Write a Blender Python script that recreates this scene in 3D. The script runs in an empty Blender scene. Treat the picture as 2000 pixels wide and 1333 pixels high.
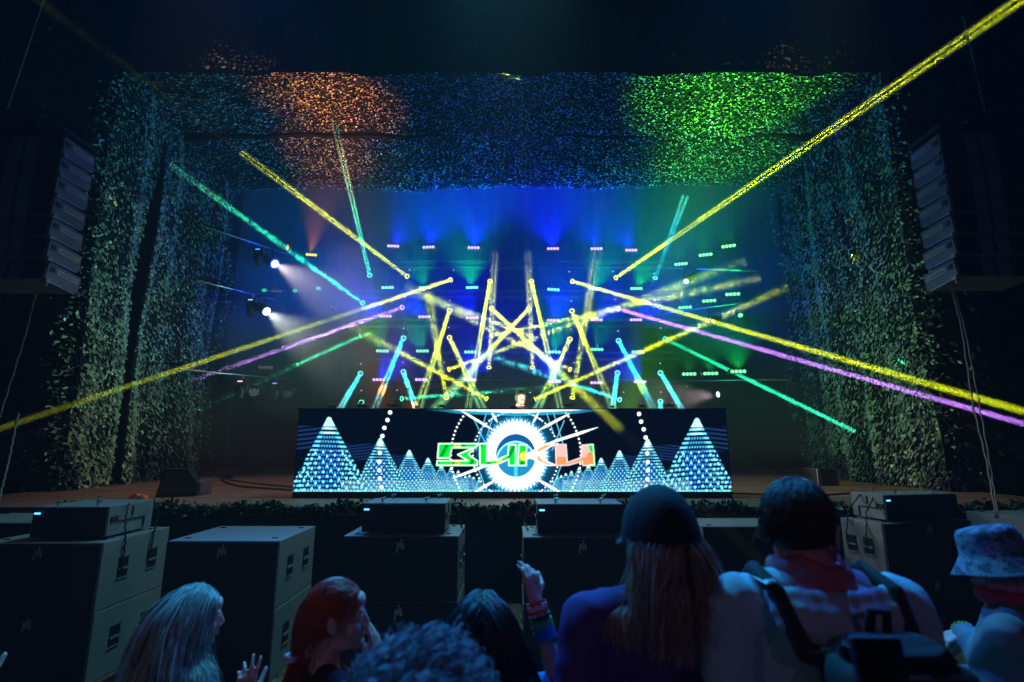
import bpy, bmesh, math, random
import numpy as np
from mathutils import Vector, Matrix, Euler, Quaternion, noise
C = bpy.context.scene
COL = C.collection
R = math.radians
PI = math.pi
rng = np.random.default_rng(11)
random.seed(5)
# ------------------------------------------------------------------ camera
PITCH = 11.3
CAMZ = 2.0
cd = bpy.data.cameras.new('camera'); cam = bpy.data.objects.new('camera', cd); COL.objects.link(cam)
cam.location = (0, 0, CAMZ); cam.rotation_euler = (R(90+PITCH), 0, 0)
cd.lens = 18; cd.sensor_width = 36; cd.clip_start = .05; cd.clip_end = 300
cd.dof.use_dof = True; cd.dof.focus_distance = 8.5; cd.dof.aperture_fstop = 2.2
C.camera = cam
# ------------------------------------------------------------------ night sky
w = bpy.data.worlds.new('World'); C.world = w; w.use_nodes = True
bg = w.node_tree.nodes['Background']; bg.inputs[0].default_value = (.10, .13, .45, 1); bg.inputs[1].default_value = .02
# ------------------------------------------------------------------ exposure and render
vs = C.view_settings; vs.view_transform = 'Standard'; vs.look = 'None'; vs.exposure = 0; vs.gamma = 1; vs.use_curve_mapping = False
cy = C.cycles
cy.use_adaptive_sampling = False; cy.use_denoising = True; cy.denoiser = 'OPENIMAGEDENOISE'
cy.max_bounces = 4; cy.diffuse_bounces = 2; cy.glossy_bounces = 2; cy.transmission_bounces = 3; cy.transparent_max_bounces = 96; cy.volume_bounces = 0
cy.use_light_tree = True; cy.sample_clamp_indirect = 3; cy.caustics_reflective = False; cy.caustics_refractive = False
HAZE = .002          # even haze in the whole place
SMOKE = .040         # thicker machine smoke over the stage
# lamp power dials
POW = 2.5; BEAMD = .30; SPW = 3.4; WPW = 1.0; NPW = 2.8; FPW = .55; LPW = 8; OPW = 6.5; GPW = 8.5; BPW = 2.4; SUBW = .38; DPW = 1.6
# ------------------------------------------------------------------ pixel <-> place
_cp, _sp = math.cos(R(PITCH)), math.sin(R(PITCH))
def ray(px, py):
    up = 666.5-py; x = px-1000.0
    return Vector((x/(1000*_cp-_sp*up), 1, (1000*_sp+_cp*up)/(1000*_cp-_sp*up)))
def P(px, py, d):
    r = ray(px, py); return Vector((r.x*d, d, CAMZ+r.z*d))
def hit_x(px, py, X):
    r = ray(px, py); return P(px, py, X/r.x)
def hit_z(px, py, Z):
    r = ray(px, py); return P(px, py, (Z-CAMZ)/r.z)
# ------------------------------------------------------------------ lamps that are not part of a visible fixture's beam
def light(name, kind, loc, to=None, energy=10, color=(1, 1, 1), size=.1, angle=60, blend=.5, spread=None, parent=None):
    l = bpy.data.lights.new(name, kind); l.energy = energy; l.color = color
    if kind == 'SPOT': l.spot_size = R(angle); l.spot_blend = blend; l.shadow_soft_size = size
    elif kind == 'POINT': l.shadow_soft_size = size
    elif kind == 'AREA':
        l.shape = 'DISK'; l.size = size
        if spread is not None: l.spread = R(spread)
    o = bpy.data.objects.new(name, l); COL.objects.link(o)
    o.location = loc
    if to is not None: o.rotation_euler = (Vector(to)-Vector(loc)).to_track_quat('-Z', 'Y').to_euler()
    if parent is not None: o.parent = parent
    return o
# ------------------------------------------------------------------ helpers
def tag(o, label=None, cat=None, group=None, kind=None):
    if label: o['label'] = label
    if cat: o['category'] = cat
    if group: o['group'] = group
    if kind: o['kind'] = kind
    return o
def empty(name, loc=(0, 0, 0), rz=0, label=None, cat=None, group=None, parent=None):
    o = bpy.data.objects.new(name, None); COL.objects.link(o); o.empty_display_size = .1
    o.location = loc; o.rotation_euler = (0, 0, rz)
    if parent: o.parent = parent
    return tag(o, label, cat, group)
def copy_tree(o, parent=None):
    c = o.copy(); COL.objects.link(c)
    if parent: c.parent = parent
    for ch in list(o.children): copy_tree(ch, c)
    return c
class MB:
    def __init__(s): s.v = []; s.f = []; s.m = []
    def add(s, v, f, m=0):
        b = len(s.v); s.v += [tuple(q) for q in v]; s.f += [tuple(b+i for i in q) for q in f]; s.m += [m]*len(f); return s
    def box(s, c, d, M=None, m=0, top=1.0):
        x, y, z = (q/2 for q in d); v = []
        for sz in (-1, 1):
            k = top if sz > 0 else 1
            for sx, sy in ((-1, -1), (1, -1), (1, 1), (-1, 1)): v.append(Vector((sx*x*k, sy*y*k, sz*z)))
        M = M or Matrix.Identity(4); v = [M @ (q+Vector(c)) for q in v]
        return s.add(v, [(3, 2, 1, 0), (4, 5, 6, 7), (0, 1, 5, 4), (1, 2, 6, 5), (2, 3, 7, 6), (3, 0, 4, 7)], m)
    def tube(s, pts, r, n=8, m=0, caps=True):
        pts = [Vector(p) for p in pts]; rs = r if isinstance(r, (list, tuple)) else [r]*len(pts)
        v = []; up = None
        for i, p in enumerate(pts):
            t = (pts[min(i+1, len(pts)-1)]-pts[max(i-1, 0)]).normalized()
            if up is None: up = t.orthogonal().normalized()
            up = (up-t*up.dot(t)).normalized() if (up-t*up.dot(t)).length > 1e-5 else t.orthogonal().normalized()
            b = t.cross(up)
            for k in range(n): a = 2*PI*k/n; v.append(p+(up*math.cos(a)+b*math.sin(a))*rs[i])
        f = [(i*n+k, i*n+(k+1) % n, (i+1)*n+(k+1) % n, (i+1)*n+k) for i in range(len(pts)-1) for k in range(n)]
        if caps: f += [tuple(range(n-1, -1, -1)), tuple(range((len(pts)-1)*n, len(pts)*n))]
        return s.add(v, f, m)
    def prism(s, poly, a, b, M=None, m=0):       # poly in xz, from y=a to y=b
        n = len(poly); M = M or Matrix.Identity(4)
        v = [M @ Vector((x, a, z)) for x, z in poly]+[M @ Vector((x, b, z)) for x, z in poly]
        f = [tuple(range(n)), tuple(range(2*n-1, n-1, -1))]+[(i, i+n, (i+1) % n+n, (i+1) % n) for i in range(n)]
        return s.add(v, f, m)
    def sphere(s, c, r, M=None, n=12, k=8, m=0):
        r = (r, r, r) if not isinstance(r, (list, tuple)) else r; M = M or Matrix.Identity(4); v = []; f = []
        for i in range(k+1):
            t = PI*i/k
            for j in range(n):
                a = 2*PI*j/n; v.append(M @ (Vector(c)+Vector((r[0]*math.sin(t)*math.cos(a), r[1]*math.sin(t)*math.sin(a), r[2]*math.cos(t)))))
        for i in range(k):
            for j in range(n): f.append((i*n+j, (i+1)*n+j, (i+1)*n+(j+1) % n, i*n+(j+1) % n))
        return s.add(v, f, m)
    def capsule(s, p0, r0, p1, r1, n=14, k=10):
        p0 = Vector(p0); p1 = Vector(p1); d = p1-p0
        q = d.to_track_quat('Z', 'Y') if d.length > 1e-6 else Quaternion(); v = []; f = []
        for i in range(k+2):
            hi = i <= k//2; t = PI*(i if hi else i-1)/k
            c, r = (p1, r1) if hi else (p0, r0)
            for j in range(n):
                a = 2*PI*j/n; v.append(c+q @ (Vector((math.sin(t)*math.cos(a), math.sin(t)*math.sin(a), math.cos(t)))*r))
        for i in range(k+1):
            for j in range(n): f.append((i*n+j, (i+1)*n+j, (i+1)*n+(j+1) % n, i*n+(j+1) % n))
        return s.add(v, f)
    def build(s, name, mat, parent=None, smooth=False, bevel=0, loc=None):
        me = bpy.data.meshes.new(name); me.from_pydata(s.v, [], s.f)
        for mm in (mat if isinstance(mat, (list, tuple)) else [mat]): me.materials.append(mm)
        if any(s.m): me.polygons.foreach_set('material_index', s.m)
        bm = bmesh.new(); bm.from_mesh(me); bmesh.ops.remove_doubles(bm, verts=bm.verts, dist=1e-5)
        bmesh.ops.recalc_face_normals(bm, faces=bm.faces)
        if bevel:
            es = [e for e in bm.edges if len(e.link_faces) == 2 and e.calc_face_angle(0) > .6]
            bmesh.ops.bevel(bm, geom=es, offset=bevel, segments=2, profile=.6, affect='EDGES')
        bm.to_mesh(me); bm.free()
        if smooth: me.polygons.foreach_set('use_smooth', [True]*len(me.polygons))
        o = bpy.data.objects.new(name, me); COL.objects.link(o)
        if parent: o.parent = parent
        if loc: o.location = loc
        return o
def mesh_np(name, V, F, mats, parent=None, mi=None, smooth=False):
    V = np.asarray(V, np.float32); F = np.asarray(F, np.int32)
    me = bpy.data.meshes.new(name); k = F.shape[1]
    me.vertices.add(len(V)); me.vertices.foreach_set('co', V.ravel())
    me.loops.add(F.size); me.loops.foreach_set('vertex_index', F.ravel())
    me.polygons.add(len(F)); me.polygons.foreach_set('loop_start', np.arange(0, F.size, k, dtype=np.int32))
    if mi is not None: me.polygons.foreach_set('material_index', np.asarray(mi, np.int32))
    if smooth: me.polygons.foreach_set('use_smooth', np.ones(len(F), bool))
    for m in mats: me.materials.append(m)
    me.update(calc_edges=True); me.validate()
    o = bpy.data.objects.new(name, me); COL.objects.link(o)
    if parent: o.parent = parent
    return o
# ------------------------------------------------------------------ materials
def mat(name, col, rough=.6, metal=0, var=.25, scale=12, bump=.0, spec=.5, sheen=0):
    m = bpy.data.materials.new(name); m.use_nodes = True; t = m.node_tree; b = t.nodes['Principled BSDF']
    b.inputs['Roughness'].default_value = rough; b.inputs['Metallic'].default_value = metal; b.inputs['Specular IOR Level'].default_value = spec
    if sheen: b.inputs['Sheen Weight'].default_value = sheen
    tc = t.nodes.new('ShaderNodeTexCoord'); n = t.nodes.new('ShaderNodeTexNoise'); n.inputs['Scale'].default_value = scale; n.inputs['Detail'].default_value = 5
    t.links.new(tc.outputs['Object'], n.inputs['Vector'])
    mx = t.nodes.new('ShaderNodeMix'); mx.data_type = 'RGBA'
    mx.inputs[6].default_value = (*[c*(1-var) for c in col], 1); mx.inputs[7].default_value = (*[min(1, c*(1+var)) for c in col], 1)
    t.links.new(n.outputs['Fac'], mx.inputs[0]); t.links.new(mx.outputs[2], b.inputs['Base Color'])
    if bump:
        bp = t.nodes.new('ShaderNodeBump'); bp.inputs['Strength'].default_value = bump; bp.inputs['Distance'].default_value = .01
        n2 = t.nodes.new('ShaderNodeTexNoise'); n2.inputs['Scale'].default_value = scale*6; t.links.new(tc.outputs['Object'], n2.inputs['Vector'])
        t.links.new(n2.outputs['Fac'], bp.inputs['Height']); t.links.new(bp.outputs[0], b.inputs['Normal'])
    return m
def emat(name, col, strength=1):
    m = bpy.data.materials.new(name); m.use_nodes = True; t = m.node_tree; t.nodes.clear()
    o = t.nodes.new('ShaderNodeOutputMaterial'); e = t.nodes.new('ShaderNodeEmission'); e.inputs[0].default_value = (*col, 1); e.inputs[1].default_value = strength
    t.links.new(e.outputs[0], o.inputs[0]); return m
M = dict(
    black=mat('black_paint', (.012, .012, .014), .45), metal=mat('black_steel', (.05, .05, .055), .35, .6), steel=mat('galvanised_steel', (.35, .36, .38), .35, .9),
    drape=mat('black_drape', (.004, .0045, .006), 1.0, bump=.3, scale=8, spec=0),
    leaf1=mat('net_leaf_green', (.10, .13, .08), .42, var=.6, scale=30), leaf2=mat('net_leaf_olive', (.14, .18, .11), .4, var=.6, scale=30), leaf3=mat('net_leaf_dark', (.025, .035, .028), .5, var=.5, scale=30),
    leafd=mat('net_leaf_unlit', (.008, .011, .009), .6, var=.5, scale=30), leafe=mat('net_leaf_unlit_olive', (.018, .02, .014), .6, var=.5, scale=30),  # same net leaves where unlit: shade put into a darker colour
    netback=mat('net_backing', (.006, .008, .007), 1.0, spec=0),
    deck=mat('stage_deck_vinyl', (.20, .13, .09), .55, var=.12, scale=3, bump=.08), skirt=mat('stage_skirt_cloth', (.03, .055, .065), .9, scale=20, bump=.3),
    cab=mat('cabinet_grey_paint', (.24, .245, .25), .55, var=.12, scale=9, bump=.12), grille=mat('speaker_grille', (.03, .032, .036), .6, scale=300, bump=.6),
    logo=mat('logo_silver', (.5, .52, .55), .35, .3), strip=mat('label_strip', (.5, .52, .5), .6, var=.15, scale=60),
    cable=mat('cable_rubber', (.015, .015, .015), .5), rope=mat('hemp_rope', (.32, .25, .2), .8, var=.3, scale=80), chain=mat('chain_steel', (.4, .4, .42), .4, .8),
    orange=mat('orange_plastic', (.75, .3, .02), .5), dirt=None, yellow=mat('yellow_plastic', (.7, .6, .05), .5), white=mat('white_plastic', (.7, .7, .72), .4))
# ------------------------------------------------------------------ ground
def dirt():
    m = mat('packed_dirt', (.16, .10, .055), .95, var=.5, scale=3, bump=.8); return m
M['dirt'] = dirt()
g = MB(); g.add([(-36, -26, 0), (36, -26, 0), (36, 36, 0), (-36, 36, 0)], [(0, 1, 2, 3)])
tag(g.build('ground', M['dirt']), kind='structure')
nl = 5000; lv = []; lf = []
cx = rng.uniform(-7, 7, nl); cy_ = rng.uniform(1, 7.1, nl); a = rng.uniform(0, 6.28, nl); ll = rng.uniform(.01, .05, nl); ww = rng.uniform(.003, .012, nl); zz = rng.uniform(.002, .02, nl)
q = np.zeros((nl, 4, 3)); 
for k, (su, sv) in enumerate(((-1, -1), (1, -1), (1, 1), (-1, 1))):
    q[:, k, 0] = cx+su*ll*np.cos(a)-sv*ww*np.sin(a); q[:, k, 1] = cy_+su*ll*np.sin(a)+sv*ww*np.cos(a); q[:, k, 2] = zz+su*.006*rng.uniform(-1, 1, nl)
o = mesh_np('straw_litter', q.reshape(-1, 3), np.arange(nl*4).reshape(-1, 4), [mat('dry_straw', (.30, .21, .10), .8, var=.6), mat('dry_leaf', (.10, .06, .035), .8, var=.5)], mi=(rng.random(nl) > .5).astype(int))
tag(o, 'dry straw and leaf bits scattered over the dirt', 'litter', kind='stuff')
# ------------------------------------------------------------------ stage
SZ = 1.15; SF = 7.3
st = empty('stage', (0, SF, 0), 0, 'raised stage with tan deck behind the dark cloth skirt and leaf garland', 'stage')
b = MB(); b.box((-.15, 5.6, SZ-.06), (17.0, 11.2, .12)); b.build('deck', M['deck'], st, bevel=.01)
b = MB()
n = 240; xs = np.linspace(-8.6, 8.3, n)
V = []
for j, z in enumerate((0.02, .4, .8, SZ-.125)):
    for i, x in enumerate(xs): V.append((x, .035+.03*math.sin(i*.9)+.02*math.sin(i*.37+j*.5)+.01*math.sin(i*2.3), z))
F = [(j*n+i, j*n+i+1, (j+1)*n+i+1, (j+1)*n+i) for j in range(3) for i in range(n-1)]
mesh_np('skirt', V, F, [M['skirt']], st, smooth=True)
# dark marks where the deck panels join
b = MB()
for y in (1.22, 2.44, 3.66, 4.88, 6.1, 7.3): b.box((-.15, y, SZ+.001), (16.8, .006, .002))
for x in (-7.3, -6.1, -4.9, -3.65, 3.65, 4.9, 6.1, 7.3): b.box((x, 5.5, SZ+.0015), (.006, 10.8, .002))
b.build('deck_seam', M['black'], st)
# garland
def leafmesh(name, pts, size, mats, parent=None, drop=.0, seed=1):
    r = np.random.default_rng(seed); n = len(pts); pts = np.asarray(pts)
    d = r.normal(size=(n, 3)); d[:, 2] = d[:, 2]*.7+drop; d /= np.linalg.norm(d, axis=1)[:, None]
    s = np.cross(d, r.normal(size=(n, 3))); s /= np.linalg.norm(s, axis=1)[:, None]
    L = size*r.uniform(.6, 1.4, n)[:, None]; W = L*.28
    V = np.stack([pts, pts+d*L*.5+s*W, pts+d*L, pts+d*L*.5-s*W], 1).reshape(-1, 3)
    return mesh_np(name, V, np.arange(n*4).reshape(-1, 4), mats, parent, mi=r.integers(0, len(mats), n))
n = 9000; gx = rng.uniform(-6.1, 7.9, n)
pts = np.stack([gx, SF-.03+rng.normal(0, .03, n), SZ-.035+.03*np.sin(gx*5)+.02*np.sin(gx*13)+rng.normal(0, .035, n)], 1)
tag(leafmesh('leaf_garland', pts, .07, [mat('garland_leaf', (.04, .09, .04), .4, var=.5), mat('garland_leaf_dark', (.02, .045, .025), .5)], drop=.25), 'long garland of dark green leaves along the stage front edge', 'garland')
# ------------------------------------------------------------------ leafy camouflage netting
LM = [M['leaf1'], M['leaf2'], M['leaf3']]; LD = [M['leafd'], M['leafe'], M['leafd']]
def net(name, O, U, V, N, lu, lv, su, sv, leaf, label, fold=None, seed=0, gap=.18, hang=.5, mats=LM, curl=1.0):
    r = np.random.default_rng(seed); O, U, V, N = (np.array(q, float) for q in (O, U, V, N))
    U /= np.linalg.norm(U); V /= np.linalg.norm(V); N /= np.linalg.norm(N)
    fold = fold or (lambda u, v: .10*np.sin(u*2.1+.4*np.sin(v*.7))+.05*np.sin(u*5.3+v*.9)+.05*np.sin(v*1.3))
    t = empty(name, tuple(O)); tag(t, label, 'netting', 'leafy camouflage netting dressing the stage house')
    nu, nv = max(2, int(lu/.25)), max(2, int(lv/.35))
    u, v = np.meshgrid(np.linspace(0, lu, nu), np.linspace(0, lv, nv)); D = fold(u, v)-.03
    pv = u[..., None]*U+v[..., None]*V+D[..., None]*N
    idx = np.arange(nu*nv).reshape(nv, nu)
    F = np.stack([idx[:-1, :-1], idx[:-1, 1:], idx[1:, 1:], idx[1:, :-1]], -1).reshape(-1, 4)
    mesh_np('backing_cloth', pv.reshape(-1, 3), F, [M['netback']], t, smooth=True)
    iu, iv = np.meshgrid(np.arange(int(lu/su)), np.arange(1, int(lv/sv)+1)); iu = iu.ravel(); iv = iv.ravel()
    # holes and thin patches come in clumps
    cl = np.sin(iu*su*3.1+1.7*np.sin(iv*sv*2.3+seed))+np.sin(iv*sv*4.7+seed+1.3*np.sin(iu*su*2.9)); cl2 = np.sin(iu*su*.9+seed+1.1*np.sin(iv*sv*1.3))*np.sin(iv*sv*1.1+seed*2); keep = r.random(len(iu)) > gap*.5+.02+.26*(cl > .7)+.22*(cl2 > .35)
    iu = iu[keep]; iv = iv[keep]; n = len(iu)
    uu = np.clip((iu+.5+r.normal(0, .13, n))*su, 0, lu); vv = np.clip((iv+.5+r.normal(0, .10, n))*sv, 0, lv)
    base = uu[:, None]*U+vv[:, None]*V+fold(uu, vv)[:, None]*N
    yaw = r.normal(0, .35, n); tw = r.normal(0, .42, n)[:, None]; S = np.cos(yaw)[:, None]*U+np.sin(yaw)[:, None]*V*.9+tw*N; S /= np.linalg.norm(S, axis=1)[:, None]
    dn = -V[None]*np.cos(yaw)[:, None]+np.sin(yaw)[:, None]*U
    L = leaf*r.uniform(.7, 1.3, n)[:, None]; W = leaf*.36*r.uniform(.7, 1.2, n)[:, None]; c = (curl*r.uniform(.2, 1.2, n))[:, None]
    g = np.array([0, 0, -1.0])[None]*hang*.3
    p1 = base+(dn*.55+N*c*.55+g*.5)*L; p2 = base+(dn*.95+N*c*(.55+.5*r.uniform(-1, 1, n)[:, None])+g)*L
    VV = np.stack([base-S*W*.6, base+S*W*.6, p1+S*W, p1-S*W, p2+S*W*.5, p2-S*W*.5], 1).reshape(-1, 3)
    k = np.arange(n)*6
    FF = np.concatenate([np.stack([k, k+1, k+2, k+3], 1), np.stack([k+3, k+2, k+4, k+5], 1)])
    mi = r.choice(3, n, p=[.40, .25, .35]); mi = np.concatenate([mi, mi])
    mesh_np('leaf_rows', VV, FF, mats, t, mi=mi)
    return t
LX, RX, FD, BD = -8.3, 7.85, 9.6, 13.9
OZ = 9.9        # height of the opening
def foldw(k): return lambda u, v: .12*np.sin(u*2.6+k+.3*np.sin(v*.6))+.05*np.sin(u*7+v*.5)+.06*np.sin(v*.9+k)
net('leafy_side_netting', (LX, FD, SZ-.2), (0, 1, 0), (0, 0, 1), (1, 0, 0), 1.35, 8.9, .046, .060, .068, 'greyish green leafy netting strip at the front of the left stage wall', foldw(0), 1)
net('leafy_side_netting', (LX-.03, 11.05, SZ-.02), (0, 1, 0), (0, 0, 1), (1, 0, 0), 2.85, 8.5, .046, .060, .066, 'darker netting panel deeper along the left stage wall beyond the black gap', foldw(2), 2, gap=.28)
net('leafy_side_netting', (RX, FD+1.5, SZ-.2), (0, -1, 0), (0, 0, 1), (-1, 0, 0), 1.5, 8.9, .046, .060, .068, 'leafy netting strip at the front of the right stage wall, pale near its foot', foldw(1), 3)
net('leafy_side_netting', (RX+.03, 13.9, SZ-.02), (0, -1, 0), (0, 0, 1), (-1, 0, 0), 2.7, 8.5, .046, .060, .066, 'teal lit netting panel deeper along the right stage wall', foldw(3), 4, gap=.26)
# ceiling: two lengths with a dark seam between
def foldc(k): return lambda u, v: .05*np.sin(u*1.1+k)+.07*np.sin(v*2.2+u*.3+k)+.03*np.sin(u*3.7)
net('leafy_ceiling_netting', (LX, FD, OZ), (1, 0, 0), (0, 1, -.12), (0, -.12, -1), RX-LX, 2.05, .044, .056, .064, 'front length of leafy netting under the stage roof with orange and green patches', foldc(0), 5, hang=.9, curl=1.2)
net('leafy_ceiling_netting', (LX, 11.75, OZ-.26), (1, 0, 0), (0, 1, -.12), (0, -.12, -1), RX-LX, 2.2, .044, .056, .064, 'rear length of leafy netting under the roof, behind the dark seam', foldc(2), 6, hang=.9, curl=1.2)
# the unlit front of the stage house, its shade put into the leaf colours
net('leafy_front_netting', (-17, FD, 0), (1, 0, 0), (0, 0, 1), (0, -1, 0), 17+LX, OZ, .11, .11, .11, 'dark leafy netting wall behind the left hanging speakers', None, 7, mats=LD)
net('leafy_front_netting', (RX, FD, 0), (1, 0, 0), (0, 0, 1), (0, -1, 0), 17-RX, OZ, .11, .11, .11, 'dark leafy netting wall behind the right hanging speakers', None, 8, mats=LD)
net('leafy_front_netting', (-17, FD-.12, OZ-.2), (1, 0, 0), (0, 0, 1), (0, -1, 0), 34, 6.7, .09, .10, .085, 'darkened netting header above the stage opening', None, 9, mats=LD)
# ragged leaf edge that catches light along the two leading edges of the walls and the inner legs
def edge(x, y, z0, z1, seed, label, k=900, wd=.12):
    r = np.random.default_rng(seed); z = r.uniform(z0, z1, k)
    pts = np.stack([x+r.normal(0, wd, k)+.12*np.sin(z*1.3), y+r.normal(0, .08, k), z], 1)
    tag(leafmesh('net_fringe', pts, .085, LM, seed=seed, drop=-.3), label, 'netting', 'ragged net fringes', kind='stuff')
edge(LX-.05, FD-.05, SZ-.5, OZ-.3, 21, 'ragged leafy fringe down the leading edge of the left stage wall', 1300, .16)
edge(RX+.15, FD-.05, SZ-.5, OZ-.6, 22, 'ragged leafy fringe down the leading edge of the right stage wall', 1300, .2)
edge(LX+.12, BD+.1, SZ, 9.2, 23, 'thin leafy fringe at the far end of the left stage wall', 700, .05)
edge(RX-.10, BD+.1, SZ, 9.2, 24, 'thin leafy fringe at the far end of the right stage wall', 500, .05)
# black drapes: gaps, legs, rear wall, deep sides, and an added sheet at the roof
def drape(name, O, U, lu, z0, z1, N, label, amp=.06, k=6.0, thick=.02):
    n = max(8, int(lu/.08)); O = Vector(O); U = Vector(U).normalized(); N = Vector(N); V = []
    for z in np.linspace(z0, z1, 6):
        for i in range(n):
            u = lu*i/(n-1); p = O+U*u+N*(amp*math.sin(u*k*2)+amp*.4*math.sin(u*k*5+z)); V.append((p.x, p.y, z))
    m = len(V); V += [(x-N.x*thick, y-N.y*thick, z) for x, y, z in V]
    F = [(j*n+i, j*n+i+1, (j+1)*n+i+1, (j+1)*n+i) for j in range(5) for i in range(n-1)]; F += [tuple(q+m for q in reversed(f)) for f in F]
    return tag(mesh_np(name, V, F, [M['drape']], smooth=True), label, 'drape', 'black stage drapes')
drape('stage_drape', (LX-.25, FD+.1, 0), (0, 1, 0), 4.4, SZ, OZ, (1, 0, 0), 'black drape behind the left wall netting, seen through its gap')
drape('stage_drape', (RX+.25, FD+.1, 0), (0, 1, 0), 4.4, SZ, OZ, (-1, 0, 0), 'black drape behind the right wall netting, seen through its gap')
drape('stage_drape', (-9.4, 17.3, 0), (1, 0, 0), 18.8, SZ, 12.5, (0, -1, 0), 'wide black backdrop behind all the stage lights')
drape('stage_drape', (-9.4, 14.3, 0), (0, 1, 0), 3.0, SZ, 12.5, (1, 0, 0), 'black drape closing the deep left side of the stage')
drape('stage_drape', (9.3, 14.3, 0), (0, 1, 0), 3.0, SZ, 12.5, (-1, 0, 0), 'black drape closing the deep right side of the stage')
drape('masking_drape', (-8.75, 14.15, 0), (1, 0, 0), .75, SZ, 9.3, (0, -1, 0), 'narrow black drape leg at the end of the left netting wall')
drape('masking_drape', (7.9, 14.15, 0), (1, 0, 0), .75, SZ, 9.3, (0, -1, 0), 'narrow black drape leg at the end of the right netting wall')
b = MB(); b.add([(-9, FD+.03, OZ+.10), (9, FD+.03, OZ+.10), (9, 13.95, OZ-.38), (-9, 13.95, OZ-.38)], [(0, 1, 2, 3)]); b.add([(-9, FD+.0, OZ-.12), (9, FD+.0, OZ-.12), (9, FD+.0, 12.5), (-9, FD+.0, 12.5)], [(0, 1, 2, 3)])
o_ = b.build('roof_light_block', M['drape']); m_ = o_.modifiers.new('s', 'SOLIDIFY'); m_.thickness = .01; tag(o_, 'added black sheet above the roof netting and behind the header, blocking stray light', 'drape', 'black stage drapes')  # unseen sheet added to stop light leaking past the netting
b = MB(); b.box((0, 13.5, 12.6), (19.5, 8.0, .2)); tag(b.build('stage_roof', M['black']), 'flat black roof over the stage house', 'roof')
# ------------------------------------------------------------------ LED booth
BY = 8.42; BX0, BX1 = -3.475, 3.49; BZ0, BZ1 = SZ, 2.562; LZ0 = SZ+.10
booth = empty('dj_booth', (0, BY, SZ), 0, 'long DJ booth faced with a lit screen of glowing pine trees and a white ring', 'DJ booth')
b = MB(); cxm = (BX0+BX1)/2
b.box((cxm, .03, .05), (BX1-BX0, .06, .10)); b.box((cxm, .45, .695), (BX1-BX0+.02, .86, 1.39)); b.box((cxm, .35, 1.40), (BX1-BX0+.06, .72, .022))
b.build('booth_body', M['black'], booth, bevel=.006)
def poly_in(px, py, poly):
    ins = np.zeros(px.shape, bool); n = len(poly)
    for i in range(n):
        x0, y0 = poly[i]; x1, y1 = poly[(i+1) % n]
        if y0 == y1: continue
        c = ((y0 > py) != (y1 > py)) & (px < (x1-x0)*(py-y0)/(y1-y0)+x0); ins ^= c
    return ins
def seg_d(px, py, x0, y0, x1, y1):
    dx, dy = x1-x0, y1-y0; t = np.clip(((px-x0)*dx+(py-y0)*dy)/(dx*dx+dy*dy), 0, 1)
    return np.hypot(px-x0-t*dx, py-y0-t*dy), t
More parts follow.
